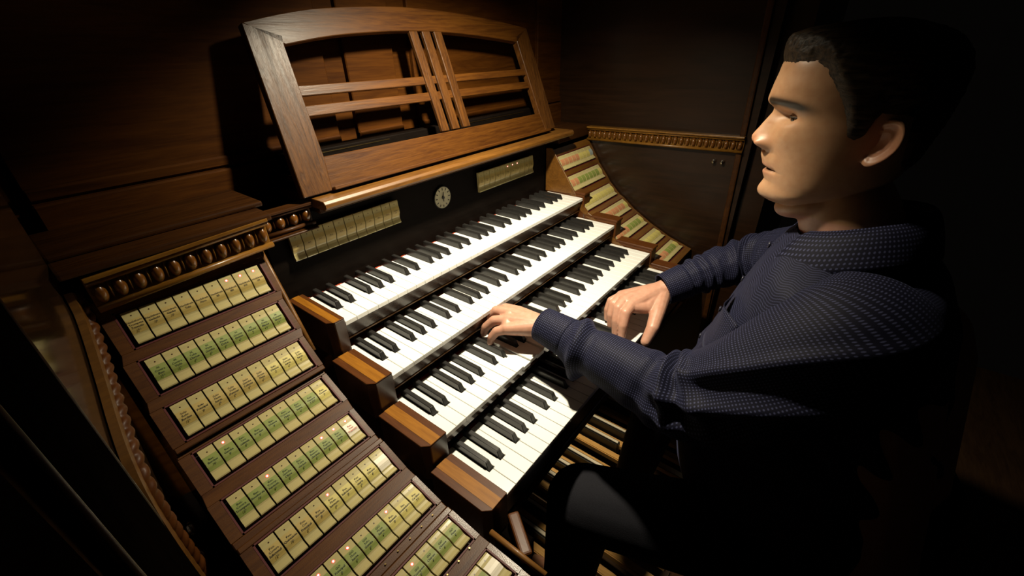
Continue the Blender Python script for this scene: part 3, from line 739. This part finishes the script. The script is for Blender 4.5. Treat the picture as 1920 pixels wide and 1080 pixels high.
# ------------------------------------------------------------------ the organist
HX = .44; YAW = 11
PROF = [(.383, -.1788), (.386, -.1725), (.3893, -.1671), (.3935, -.1645), (.3969, -.1638), (.402, -.1648), (.4123, -.1687), (.4160, -.1672), (.4196, -.1655), (.4235, -.1642), (.4270, -.1650), (.4287, -.1680),
        (.4305, -.1640), (.4345, -.1612), (.4382, -.1600), (.4447, -.1573), (.4500, -.1562), (.4536, -.1556), (.4575, -.1504), (.4641, -.1418), (.4714, -.1392), (.477, -.1415), (.4851, -.1464), (.4982, -.1527), (.5095, -.1564),
        (.516, -.1500), (.5214, -.1481), (.5361, -.1496), (.5517, -.1526), (.5669, -.1555), (.580, -.163), (.590, -.178), (.597, -.205), (.601, -.245)]
BASE = [(.383, -.190), (.3893, -.178), (.397, -.174), (.4123, -.174), (.43, -.171), (.45, -.166), (.47, -.1625), (.49, -.161), (.505, -.160), (.516, -.1535), (.5214, -.1505), (.5361, -.1496), (.5517, -.1526), (.5669, -.1555), (.580, -.163), (.590, -.178), (.597, -.205), (.601, -.245)]
WID = [(.383, .026), (.3875, .038), (.3935, .0475), (.402, .0555), (.415, .0620), (.432, .0665), (.45, .0695), (.47, .0718), (.49, .0730), (.51, .0735), (.53, .0750), (.55, .0755), (.570, .0715), (.584, .061), (.594, .044), (.599, .026), (.601, .010)]
BACK = [(.383, -.225), (.3893, -.240), (.397, -.262), (.41, -.295), (.43, -.318), (.45, -.327), (.48, -.334), (.51, -.339), (.54, -.340), (.56, -.335), (.58, -.320), (.592, -.297), (.599, -.272), (.601, -.258)]
MID = [(.383, -.205), (.397, -.220), (.41, -.235), (.44, -.245), (.6, -.248), (.601, -.250)]
def bell(x, s): return math.exp(-(x/s)**2)
def head_pt(th, z, hair=0.0):
    w_ = smoothtab(WID, z); yf = smoothtab(BASE, z); yb_ = smoothtab(BACK, z); yc = smoothtab(MID, z)
    c, s = math.cos(th), math.sin(th)
    n = lerp([(.39, 2.0), (.45, 2.0), (.50, 2.1), (.54, 2.3), (.60, 2.2)], z) if c > 0 else 2.1
    x = w_*math.copysign(abs(s)**(2/n), s)
    y = yc + ((yf-yc) if c > 0 else (yc-yb_))*math.copysign(abs(c)**(2/n), c)
    front = max(0.0, c)**0.5 if c > 0 else 0
    if c > 0:
        b = max(-.004, smoothtab(PROF, z)-yf)
        # lateral falloff of the mid-line relief
        if z > .4536: sg = lerp([(.4536, .0140), (.464, .0155), (.475, .0145), (.49, .0110), (.51, .0130), (.525, .030)], z)
        else: sg = lerp([(.383, .022), (.40, .022), (.412, .022), (.42, .0225), (.44, .0225), (.448, .019), (.4536, .0140)], z)
        y += b*bell(x, sg)*front
        # nose wings
        for sx in (-1, 1):
            y += .0120*bell(x-sx*.0150, .0066)*bell(z-.4635, .0075)*front
            y -= .0045*bell(x-sx*.0072, .0038)*bell(z-.4545, .0025)*front
            # eye sockets, brow ridge, cheek bones, nasolabial line
            y -= .0150*bell(x-sx*.031, .0185)*bell(z-.5035, .0090)*front
            y += .0030*bell(x-sx*.034, .020)*bell(z-.5195, .0060)*front
            y += .0035*bell(x-sx*.043, .016)*bell(z-.478, .014)*front
            y -= .0020*bell(x-sx*.024, .004)*bell(z-.4290, .004)*front
        y -= .0065*bell(z-.4287, .0026)*bell(x, .0215)*front
    return Vector((HX+x, y, z))
def head_yaw(p):   # head turned slightly towards the camera side
    c = Vector((HX, -.25, 0)); a = R(YAW); q_ = p-c
    return Vector((c.x+q_.x*math.cos(a)-q_.y*math.sin(a), c.y+q_.x*math.sin(a)+q_.y*math.cos(a), p.z))
NT = 168
ths = []
for i in range(NT):
    u = -1+2*i/NT
    ths.append(math.pi*(0.62*u+0.38*u**3))
NZ = 190
zs = [.383+(.601-.383)*(j/NZ) for j in range(NZ+1)]
def head_mesh():
    vs = []; fs = []
    for z in zs:
        for th in ths: vs.append(head_pt(th, z))
    for j in range(NZ):
        for i in range(NT): fs.append((j*NT+i, j*NT+(i+1) % NT, (j+1)*NT+(i+1) % NT, (j+1)*NT+i))
    fs.append(tuple(range(NT-1, -1, -1))); fs.append(tuple(NZ*NT+i for i in range(NT)))
    return [head_yaw(v) for v in vs], fs
def ear_mesh(sx):
    vs = []; fs = []; nr, na = 12, 36
    for layer in (0, 1):
        for j in range(nr+1):
            r = j/nr
            for i in range(na):
                a = 2*math.pi*i/na
                u = .0150*r*math.cos(a)*(1-.30*max(0, -math.sin(a))**2); v = .0270*r*math.sin(a)
                out = .0135+.0055*math.cos(a+math.pi)*r*1.2
                rimf = bell(r-.88, .13)*(1 if math.sin(a) > -.75 else .55)
                prof_ = -.0075*bell(r-.0, .48)+.0040*rimf-.0020*bell(r-.62, .10)
                if math.cos(a) > .45: prof_ -= .004*r
                h = out+prof_ if layer == 0 else out-.0045-.006*(1-r)
                # ear plane: forward axis = -y is back; lean
                y = -.2870+u*1.0-v*(-.22); 
                y = -.2720+u-.22*v
                z = .4830+v
                flare = -(u)*.55
                x = HX+sx*(.0630+h+flare*.75+.002)
                vs.append(Vector((x, y, z)))
    N = (nr+1)*na
    for L_ in (0, 1):
        for j in range(nr):
            for i in range(na):
                f = (L_*N+j*na+i, L_*N+j*na+(i+1) % na, L_*N+(j+1)*na+(i+1) % na, L_*N+(j+1)*na+i)
                fs.append(f if L_ == 0 else f[::-1])
    for i in range(na): fs.append((nr*na+i, nr*na+(i+1) % na, N+nr*na+(i+1) % na, N+nr*na+i))
    return [head_yaw(v) for v in vs], fs
def capsule(a, b, ra, rb, n=16, squash=1.0):
    a, b = Vector(a), Vector(b); t = (b-a).normalized()
    pts = [a-t*ra*c for c in (.98, .8, .4)]+[a+(b-a)*k/4 for k in range(5)]+[b+t*rb*c for c in (.4, .8, .98)]
    rr = [ra*math.sqrt(1-c*c) for c in (.98, .8, .4)]+[ra+(rb-ra)*k/4 for k in range(5)]+[rb*math.sqrt(1-c*c) for c in (.4, .8, .98)]
    return tube(pts, rr, n)
def fuse(parts, voxel, smooth=6):
    me = bpy.data.meshes.new('fuse'); V = []; Fc = []
    for vs, fs in parts:
        o = len(V); V += [tuple(v) for v in vs]; Fc += [tuple(i+o for i in f) for f in fs]
    me.from_pydata(V, [], Fc)
    bm = bmesh.new(); bm.from_mesh(me); bmesh.ops.recalc_face_normals(bm, faces=bm.faces); bm.to_mesh(me); bm.free()
    ob = bpy.data.objects.new('fuse', me); COL.objects.link(ob)
    r = ob.modifiers.new('r', 'REMESH'); r.mode = 'VOXEL'; r.voxel_size = voxel; r.use_smooth_shade = True
    s = ob.modifiers.new('s', 'SMOOTH'); s.iterations = smooth; s.factor = .5
    dg = bpy.context.evaluated_depsgraph_get()
    out = bpy.data.meshes.new_from_object(ob.evaluated_get(dg))
    bpy.data.objects.remove(ob); return out
def chain(pts, rads):
    return [capsule(pts[i], pts[i+1], rads[i], rads[i+1], 14) for i in range(len(pts)-1)]
# --- hands
def palm(w_, knuckles, rw, rk):
    out = []
    for k in knuckles: out.append(capsule(w_, k, rw, rk, 14))
    for a, b in zip(knuckles, knuckles[1:]): out.append(capsule(a, b, rk*.95, rk*.95, 12))
    return out
# left hand on the second keyboard (thumb on +x side)
LW = Vector((.283, .122, .100))
lk = [Vector((.293, .196, .103)), Vector((.274, .202, .106)), Vector((.255, .197, .102)), Vector((.238, .185, .094))]
Lhand = palm(LW, lk, .0215, .0128)
Lhand += chain([lk[0], (.290, .229, .101), (.282, .250, .083), (.277, .257, .066)], [.0124, .0110, .0098, .0080])
Lhand += chain([lk[1], (.268, .237, .103), (.260, .256, .084), (.256, .262, .066)], [.0124, .0110, .0098, .0080])
Lhand += chain([lk[2], (.244, .224, .096), (.234, .239, .079), (.230, .242, .064)], [.0120, .0106, .0094, .0078])
Lhand += chain([lk[3], (.227, .203, .087), (.219, .211, .073), (.216, .212, .060)], [.0112, .0098, .0086, .0072])
Lhand += chain([(.292, .140, .094), (.312, .168, .084), (.318, .195, .074), (.313, .214, .063)], [.0170, .0135, .0115, .0092])
Lhand += [capsule((.276, .080, .099), LW, .0265, .0235)]
# right hand on the lowest keyboard (thumb on -x side, nearest the camera)
RW = Vector((.592, .000, .078))
rk = [Vector((.506, .034, .070)), Vector((.512, .052, .073)), Vector((.526, .066, .070)), Vector((.544, .074, .062))]
Rhand = palm(RW, rk, .0235, .0145)
Rhand += chain([rk[0], (.478, .034, .064), (.462, .030, .040), (.456, .027, .0125)], [.0142, .0125, .0108, .0085])
Rhand += chain([rk[1], (.484, .054, .066), (.468, .050, .042), (.463, .046, .0125)], [.0142, .0124, .0108, .0085])
Rhand += chain([rk[2], (.500, .074, .062), (.486, .072, .040), (.482, .068, .0125)], [.0134, .0116, .0100, .0080])
Rhand += chain([rk[3], (.522, .090, .054), (.511, .092, .034), (.506, .089, .0125)], [.0120, .0102, .0090, .0074])
Rhand += chain([(.578, -.008, .070), (.532, -.020, .057), (.492, -.027, .040), (.468, -.024, .0150)], [.0220, .0172, .0142, .0110])
Rhand += chain([(.566, .004, .070), (.528, .006, .062), (.508, .026, .066)], [.0210, .0150, .0140])
Rhand += [capsule((.632, -.034, .095), RW, .0265, .024)]
# --- inner body under the clothes
LS, LE = Vector((.285, -.335, .265)), Vector((.262, -.150, .095))
RS, RE_ = Vector((.600, -.325, .262)), Vector((.735, -.145, .135))
Bd = []
Bd += [capsule((.44, -.46, -.22), (.44, -.36, .18), .125, .125, 20), capsule((.37, -.46, -.20), (.36, -.36, .18), .095, .095), capsule((.51, -.46, -.20), (.52, -.36, .18), .095, .095)]
Bd += [capsule((.31, -.335, .255), (.57, -.33, .255), .058, .058), capsule((.44, -.330, .22), (.44, -.298, .345), .075, .056)]
Bd += chain([(.290, -.325, .245), (.262, -.262, .185), (.252, -.190, .118), (.258, -.125, .092), (.268, -.040, .092), (.276, .080, .099)], [.048, .044, .038, .034, .030, .0265])
Bd += chain([(.592, -.318, .250), (.655, -.262, .214), (.712, -.196, .172), (.730, -.140, .140), (.700, -.092, .122), (.632, -.045, .095)], [.048, .042, .034, .030, .028, .0265])
Bd += chain([(.36, -.46, -.24), (.205, -.055, -.205), (.215, -.02, -.62)], [.080, .055, .040]) + chain([(.52, -.46, -.24), (.60, -.06, -.215), (.58, -.02, -.62)], [.080, .055, .040])
Bd += [capsule((.215, -.03, -.63), (.225, .10, -.675), .036, .030), capsule((.58, -.03, -.63), (.57, .10, -.675), .036, .030)]
neck = tube([(HX, -.262, .425), (HX, -.268, .405), (HX, -.278, .385), (HX, -.290, .360), (HX, -.303, .330), (HX, -.318, .29)],
            [.046, .054, .0575, .060, .063, .066], 40)
under = ellipsoid((HX, -.244, .392), (.053, .057, .024), 32, 20, Matrix.Rotation(R(-27), 3, 'X'))
body_me = fuse(Bd, .006, 8)
hl_me, hr_me = fuse(Lhand, .0017, 5), fuse(Rhand, .0017, 5)
def tmp(me): o = bpy.data.objects.new('tmp', me); COL.objects.link(o); return o
def raw(parts):
    me = bpy.data.meshes.new('raw'); V = []; Fc = []
    for vs, fs in parts:
        o = len(V); V += [tuple(v) for v in vs]; Fc += [tuple(i+o for i in f) for f in fs]
    me.from_pydata(V, [], Fc)
    bm = bmesh.new(); bm.from_mesh(me); bmesh.ops.remove_doubles(bm, verts=bm.verts, dist=1e-7); bmesh.ops.recalc_face_normals(bm, faces=bm.faces); bm.to_mesh(me); bm.free(); return me
def union(me, others):
    ob = tmp(me); tl = [tmp(m_) for m_ in others]
    for t_ in tl:
        b = ob.modifiers.new('b', 'BOOLEAN'); b.operation = 'UNION'; b.object = t_
        try: b.solver = 'MANIFOLD'
        except Exception: b.solver = 'EXACT'
    dg = bpy.context.evaluated_depsgraph_get()
    out = bpy.data.meshes.new_from_object(ob.evaluated_get(dg))
    for t_ in tl+[ob]: bpy.data.objects.remove(t_)
    return out
jaw_neck = fuse([neck, under], .0028, 10)
person_me = union(raw([head_mesh()]), [jaw_neck, raw([ear_mesh(-1)]), raw([ear_mesh(1)]), body_me, hl_me, hr_me])
print('PERSON', len(person_me.vertices))
org = Vector((.44, -.50, -.31))
person_me.transform(Matrix.Translation(-org)); person_me.name = 'person'
person_me.shade_smooth()
person_me.materials.clear(); person_me.materials.append(MATS['skin'])
ca = person_me.color_attributes.new('tint', 'FLOAT_COLOR', 'POINT')
SK = Vector((.52, .30, .165))
for i, v in enumerate(person_me.vertices):
    p = v.co+org; c = SK.copy()
    if p.z > .375:
        q_ = p-Vector((HX, -.25, 0)); a = R(-YAW)
        x = q_.x*math.cos(a)-q_.y*math.sin(a); y = -.25+q_.x*math.sin(a)+q_.y*math.cos(a); z = p.z
        lip = bell(x, .021)*(bell(z-.4225, .0040)+bell(z-.4350, .0032))*(1 if y > -.19 else 0)
        c = c.lerp(Vector((.42, .16, .115)), min(1, .75*lip))
        nose = bell(x, .020)*bell(z-.466, .010)*(1 if y > -.185 else 0); c = c.lerp(Vector((.55, .22, .13)), .55*min(1, nose))
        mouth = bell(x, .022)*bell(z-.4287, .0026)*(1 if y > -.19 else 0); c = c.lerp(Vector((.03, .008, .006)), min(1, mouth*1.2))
        ear = (1 if abs(x) > .066 else 0)*bell(y+.272, .02)*bell(z-.483, .03); c = c.lerp(Vector((.50, .20, .12)), .7*ear)
        brow = 0
        for sx in (-1, 1):
            u = (x*sx-.010)/.058
            if 0 < u < 1.0:
                zc = .5190+.0035*math.sin(u*2.6)-.0065*u*u
                brow = max(brow, bell(z-zc, .0056)*min(1, u*8)*min(1, (1.0-u)*5))
        if y > -.235: c = c.lerp(Vector((.030, .018, .010)), min(1, brow*1.4))
        beard = bell(z-.405, .020)*(1 if y > -.25 else 0); c = c.lerp(Vector((.40, .25, .15)), .35*beard)
    else:
        c = Vector((.54, .30, .215))
    ca.data[i].color = (c.x, c.y, c.z, 1)
person = link('person', person_me, None, None, org)
tag(person, 'man in a dark blue dotted shirt seated in profile playing the organ with both hands', 'person')

# eyes
for sx in (-1, 1):
    best = min((head_pt(t_, .5030) for t_ in ths if math.cos(t_) > 0), key=lambda p_: abs(p_.x-(HX+sx*.0365)))
    c = head_yaw(best - Vector((sx*.42, .90, 0)).normalized()*.0085)
    e = mk('eye', ellipsoid(c, (.0122, .0122, .0122), 24, 16), 'eye_white', person, True)
    d = (Vector((-.34, 1.0, -.26))).normalized()
    rot = d.to_track_quat('Z', 'Y').to_matrix()
    mk('iris', ellipsoid(c+d*.0098, (.0068, .0068, .0034), 18, 10, rot), 'eye_iris', e, True)
    lash = [c+Matrix.Rotation(R(YAW-sx*12), 3, 'Z')@(Vector((math.sin(R(q_))*1.05, math.cos(R(q_))*math.cos(R(1)), math.cos(R(q_))*math.sin(R(1))))*.0136) for q_ in range(-86, 87, 9)]
    mk('eyelashes', tube(lash, .0010, 8), 'hair', person, True)
    # lids: shells over the ball
    for lo_a, hi_a, nm in ((2, 130, 'upper_eyelid'), (-130, -24, 'lower_eyelid')):
        vs = []; fs = []; nu, nv = 18, 8
        for j in range(nv+1):
            b = R(lo_a+(hi_a-lo_a)*j/nv)
            for i in range(nu+1):
                a = R(-89+178*i/nu)
                rr = .0131
                dd = Vector((math.sin(a)*1.04, math.cos(a)*math.cos(b), math.cos(a)*math.sin(b)+.12*(1-abs(math.sin(a)))*0))
                vs.append(c+Matrix.Rotation(R(YAW-sx*12), 3, 'Z')@(dd*rr))
        for j in range(nv):
            for i in range(nu): fs.append((j*(nu+1)+i, j*(nu+1)+i+1, (j+1)*(nu+1)+i+1, (j+1)*(nu+1)+i))
        o = mk(nm, (vs, fs), 'skin', person, True)
        at = o.data.color_attributes.new('tint', 'FLOAT_COLOR', 'POINT')
        for dta in at.data: dta.color = (.40, .215, .115, 1)

# hair: follows the skull with its own thickness, hairline drawn by where it dives under the skin
HL = [(-.345, .425), (-.306, .455), (-.296, .512), (-.262, .516), (-.256, .493), (-.248, .484), (-.240, .486), (-.233, .505), (-.229, .517), (-.217, .535), (-.209, .546), (-.198, .562), (-.185, .5695), (-.172, .5675), (-.150, .5660)]
vs = []; fs = []
hz = [.41+(.601-.41)*(j/150) for j in range(151)]
for z in hz:
    for th in ths:
        p = head_pt(th, z); zl = lerp(HL, p.y) + .0025*noise.noise(Vector((th*14, z*160, 0)))
        k = max(-1.0, min(1.0, (z-zl)/.016))
        top = max(0, (z-.555)/.045)
        th_ = lerp([(.41, .003), (.50, .0045), (.54, .0065), (.57, .0110), (.59, .0115), (.601, .0105)], z)
        fr = bell(p.y+.165, .030)*bell(z-.580, .018)
        th_ += .0055*fr
        off = th_*max(0, k)**.85 if k > 0 else .004*k
        off += (.0004*math.sin(th*64+z*210)+.0014*noise.noise(Vector((p.x*420, p.y*24, z*230))))*max(0, k)
        nrm_ = Vector(((p.x-HX)*1.0, (p.y+.245)*.8, (z-.50)*.9 if z > .5 else 0)).normalized()
        vs.append(head_yaw(p+nrm_*off))
for j in range(150):
    for i in range(NT): fs.append((j*NT+i, j*NT+(i+1) % NT, (j+1)*NT+(i+1) % NT, (j+1)*NT+i))
fs.append(tuple(150*NT+i for i in range(NT)))
mk('hair', (vs, fs), 'hair', person, True)['label'] = 'short dark brown hair combed back'

# --- shirt
def cloth(name, rings, parent, mat='shirt_cloth', closed=True, uvs=None, thick=0.0, label=None, capend=False):
    """rings: list of lists of points (same count); uvs same layout in metres"""
    n = len(rings[0]); vs = [p for r_ in rings for p in r_]; fs = []; fuv = []
    m_ = n if closed else n-1
    for j in range(len(rings)-1):
        for i in range(m_):
            i2 = (i+1) % n
            fs.append((j*n+i, j*n+i2, (j+1)*n+i2, (j+1)*n+i))
            if uvs:
                a, b, c, d = uvs[j][i], uvs[j][i+1] if closed else uvs[j][i2], uvs[j+1][i+1] if closed else uvs[j+1][i2], uvs[j+1][i]
                fuv.append((a, b, c, d))
    off = wloc(parent); me = bpy.data.meshes.new(name)
    me.from_pydata([tuple(Vector(v)-off) for v in vs], [], fs)
    uvl = me.uv_layers.new(name='cloth')
    k = 0
    for pi, poly in enumerate(me.polygons):
        for li, l in enumerate(poly.loop_indices):
            uvl.data[l].uv = fuv[pi][li] if fuv else (0, 0)
    me.shade_smooth()
    o = link(name, me, mat, parent)
    if thick:
        s = o.modifiers.new('thick', 'SOLIDIFY'); s.thickness = thick; s.offset = 0
    return o
shirt = bpy.data.objects.new('shirt', None)
# torso
TZ = [(-.30, -.215, -.545, .160), (-.15, -.155, -.535, .182), (-.05, -.128, -.520, .188), (.04, -.128, -.503, .186), (.085, -.136, -.492, .184), (.14, -.153, -.478, .184),
      (.20, -.171, -.462, .190), (.24, -.184, -.450, .192), (.268, -.192, -.440, .188), (.289, -.199, -.430, .176), (.305, -.206, -.420, .156), (.320, -.214, -.408, .126), (.334, -.222, -.395, .096), (.346, -.231, -.382, .076)]
NR, NA = 110, 180
rings = []; uvs = []
tf = [[(r_[0], r_[k]) for r_ in TZ] for k in (1, 2, 3)]
for j in range(NR+1):
    z = -.30+.646*(j/NR)
    yf, yb_, hw = (smoothtab(t_, z) for t_ in tf); yc = (yf+yb_)/2; hd = (yf-yb_)/2
    ring = []; uv = []; arc = 0; prevp = None
    for i in range(NA+1):
        a = 2*math.pi*i/NA
        c, s = math.cos(a), math.sin(a); n = 2.5
        x = hw*math.copysign(abs(s)**(2/n), s); y = yc+hd*math.copysign(abs(c)**(2/n), c)
        # folds: diagonal pleats pulling from the left shoulder / armpit
        px = x
        f = 0
        d0 = (z-.30)*.9-(y+.33)*1.1
        f += .0045*math.sin(d0*95+x*18)*bell(x+.17, .09)*bell(z-.16, .11)
        f += .0040*math.sin((z*.75+(x+.1)*.9)*120)*bell(z-.05, .10)*bell(x+.05, .12)
        f += .0035*noise.noise(Vector((x*14, y*14, z*20)))
        p = Vector((x, y-yc, 0)); l = p.length or 1
        P = Vector((HX+x+p.x/l*f, y+p.y/l*f, z+.3*f))
        # raised placket strip down the front
        if c > 0 and abs(x-.002) < .017: P.y += .0022
        if prevp is not None: arc += (Vector((P.x, P.y, 0))-Vector((prevp.x, prevp.y, 0))).length
        prevp = P
        if i < NA: ring.append(P)
        if j == 0: colv = [0.0]*(NA+1) if i == 0 else colv
        else: colv[i] += (P-lastring[i % NA]).length
        uv.append((arc, colv[i]))
    for i in range(NA+1): uv[i] = (uv[i][0]-uv[NA//2][0] if False else uv[i][0], uv[i][1])
    rings.append(ring); uvs.append(uv); lastring = ring
torso = cloth('shirt', rings, person, uvs=uvs); torso['label'] = 'dark blue shirt with tiny pale dots'
def sleeve(name, ctrl, rad, nseg, folds, rmul=(1.0, 1.0)):
    pts = cat([Vector(c) for c in ctrl], nseg); n = 84; rings = []; uvs = []
    prev = None; s = 0; tot = sum((pts[i+1]-pts[i]).length for i in range(len(pts)-1))
    for i, p in enumerate(pts):
        t = (pts[min(i+1, len(pts)-1)]-pts[max(i-1, 0)]).normalized()
        u = Vector((0, 0, 1))
        u = (u-t*u.dot(t)).normalized(); v = t.cross(u)
        if i: s += (p-pts[i-1]).length
        r = smoothtab(rad, s/tot); ring = []; uv = []
        for k in range(n+1):
            a = math.pi/2+2*math.pi*k/n
            f = folds(s/tot, a % (2*math.pi), p)
            if k < n: ring.append(p+u*(math.cos(a)*(r*rmul[0]+f))+v*(math.sin(a)*(r*rmul[1]+f)))
            uv.append((s, (a-1.5*math.pi)*r))
        rings.append(ring); uvs.append(uv)
    return cloth(name, rings, person, uvs=uvs), pts
def ridge(x): x = abs(math.sin(x)); return 1-x
def win(s, a, b, w): return 1/(1+math.exp(-(s-a)/w))/(1+math.exp((s-b)/w))
def lf(s, a, p):
    f = .0022*noise.noise(Vector((s*9, math.cos(a)*1.6, math.sin(a)*1.6)))
    # long drag folds from the elbow up to the shoulder on the near side
    for a0, k, s1, s2, am in ((4.40, 1.9, .12, .56, .012), (5.05, 1.6, .08, .53, .012), (5.75, 1.1, .08, .44, .009), (3.7, 1.5, .15, .56, .010)):
        d = a-(a0+(s-.42)*k)
        f += am*(bell(d, .13)-.70*bell(d+.30, .18))*win(s, s1, s2, .035)
    # bunched cloth in the crook of the elbow
    f += .0150*bell(s-.530-.02*math.sin(a), .017)*max(0, math.cos(a+.7))
    f -= .0110*bell(s-.492-.02*math.sin(a), .015)*max(0, math.cos(a+.7))
    f += .0120*bell(s-.452-.03*math.sin(a), .018)*max(0, math.cos(a+.6))
    f += .0040*bell(s-.60, .05)*math.sin(s*60+1.2*a)
    f += .0110*bell(s-.885-.02*math.sin(a), .020)-.004*bell(s-.84-.02*math.sin(a), .018)
    f += .022*bell(s-.875, .040)*max(0, -math.cos(a))**3          # cloth hanging behind the cuff
    return f
ls, lp = sleeve('left_sleeve', [(.335, -.345, .262), (.290, -.325, .245), (.262, -.262, .185), (.252, -.190, .118), (.258, -.125, .092), (.268, -.040, .092), (.277, .045, .096), (.281, .098, .098)],
                [(0, .085), (.10, .088), (.22, .080), (.36, .071), (.48, .066), (.58, .060), (.70, .053), (.82, .047), (.90, .043), (.96, .036), (1, .030)], 14, lf)
ls.name = 'left_sleeve'
def rf(s, a, p):
    f = .0028*noise.noise(Vector((s*15+9, math.cos(a)*2.2, math.sin(a)*2.2)))
    f += .0075*bell(s-.62, .13)*math.sin(s*75+2.0*a)
    f += .0055*bell(s-.35, .18)*(ridge(a*1.5+s*8)-.45)
    f += .0050*bell(s-.86, .06)*math.sin(s*120+a)
    return f
rs_, rpnt = sleeve('right_sleeve', [(.545, -.335, .262), (.592, -.318, .250), (.655, -.262, .214), (.712, -.196, .172), (.730, -.140, .140), (.700, -.092, .122), (.655, -.052, .105), (.622, -.024, .090)],
                   [(0, .085), (.10, .085), (.25, .074), (.42, .064), (.56, .058), (.68, .052), (.80, .046), (.90, .041), (.96, .036), (1, .031)], 14, rf)
def cuff(name, a, b, r0, r1, slit):
    a, b = Vector(a), Vector(b); t = (b-a).normalized(); u = Vector((0, 0, 1)); u = (u-t*u.dot(t)).normalized(); v = t.cross(u)
    rings = []; uvs = []; n = 72; L_ = (b-a).length
    for j in range(9):
        k = j/8; r = r0+(r1-r0)*k; ring = []; uv = []
        for i in range(n):
            an = 2*math.pi*i/(n-1)*1.06
            rr = r+.0028*(i/(n-1))+.0006*math.sin(an*3)
            ring.append(a+t*(L_*k)+u*(math.cos(an+slit)*rr)+v*(math.sin(an+slit)*rr)); uv.append((L_*k, an*.034))
        rings.append(ring); uvs.append(uv)
    return cloth(name, rings, person, closed=False, uvs=uvs, thick=.0022)
cuff('cuff', (.2785, .060, .0975), (.2845, .128, .1005), .0375, .0335, 2.2)
cuff('cuff', (.6390, -.0400, .0985), (.5985, -.0045, .0810), .0385, .0345, 1.0)
# collar: stand + folded leaf
rings = []; uvs = []
nC = 60; prof_n = 9
for i in range(nC+1):
    t = -1+2*i/nC                      # -1 right front ... +1 left front, 0 = nape
    a = math.pi+t*R(134)               # angle around neck, 0 = front
    cx, cy = math.sin(a), math.cos(a)
    fr = max(0, abs(t)-.55)/.45
    base = Vector((HX+cx*-.066*(1 if True else 1), -.300+cy*.070, .346-.022*max(0, cy)+.018*max(0, -cy)))
    outd = Vector((-cx, cy, 0)).normalized()
    sd_ = abs(cx); ft = max(0, cy)
    hgt = .030-.008*fr
    outT = .024+.022*sd_**1.5+.006*ft; drop = .046-.004*sd_+.010*ft+.016*fr
    ring = []; uv = []
    prof = [(0.0, 0.0), (-.0015, hgt*.5), (-.002, hgt), (.0025, hgt+.0035), (outT*.30, hgt-drop*.04), (outT*.52, hgt-drop*.25), (outT*.72, hgt-drop*.52), (outT*.88, hgt-drop*.78), (outT, hgt-drop)]
    for k, (o_, h_) in enumerate(prof):
        p = base+outd*o_+Vector((0, 0, h_)) + Vector((0, .016*fr*fr*max(0, k-3)/5, 0))
        ring.append(p); uv.append((t*.20, k*.009))
    rings.append(ring); uvs.append(uv)
col_ = cloth('collar', rings, person, closed=False, uvs=uvs, thick=.0018); col_['label'] = 'turned-down dotted shirt collar'
# chest pocket and buttons
for z in (.305, .235, .165, .095):
    y = smoothtab(tf[0], z)+.0035
    mk('button', tube([(HX+.002, y-.001, z), (HX+.002, y+.0022, z)], .0055, 16), 'stud_button', person, True)
rings = []; uvs = []
for j in range(9):
    z = .135+.095*j/8; yf, yb_, hw = (smoothtab(t_, z) for t_ in tf); yc = (yf+yb_)/2; hd = (yf-yb_)/2; ring = []; uv = []
    for i in range(15):
        x = -.045-.095*i/14; n = 2.5
        y = yc+hd*max(0, 1-abs(x/hw)**n)**(1/n)
        g = .004+.012*bell(i-7, 4)*(j/8)**3
        ring.append(Vector((HX+x-.004, y+g, z))); uv.append((x, z))
    rings.append(ring); uvs.append(uv)
cloth('chest_pocket', rings, person, closed=False, uvs=uvs, thick=.0016)

# trousers and shoes
tr = fuse(chain([(.365, -.45, -.225), (.185, -.040, -.200), (.19, -.015, -.60)], [.098, .072, .056]) + chain([(.515, -.45, -.225), (.605, -.055, -.210), (.58, -.015, -.60)], [.098, .069, .052])
          + [capsule((.36, -.47, -.22), (.52, -.47, -.22), .100, .100), capsule((.44, -.455, -.20), (.44, -.44, -.09), .135, .135)], .007, 10)
tr.transform(Matrix.Translation(-org)); tr.shade_smooth(); tr.materials.clear(); tr.materials.append(MATS['trouser_cloth']); tr.name = 'trousers'
link('trousers', tr, None, person)['label'] = 'black trousers'
for x0, x1 in ((.215, .225), (.58, .57)):
    sh = fuse([capsule((x0, -.045, -.665), (x1, .09, -.685), .040, .036), capsule((x1, .09, -.688), (x1+.002, .16, -.696), .036, .026)], .005, 6)
    sh.transform(Matrix.Translation(-org)); sh.shade_smooth(); sh.materials.clear(); sh.materials.append(MATS['shoe_leather'])
    link('shoe', sh, None, person)
bpy.data.objects.remove(shirt)
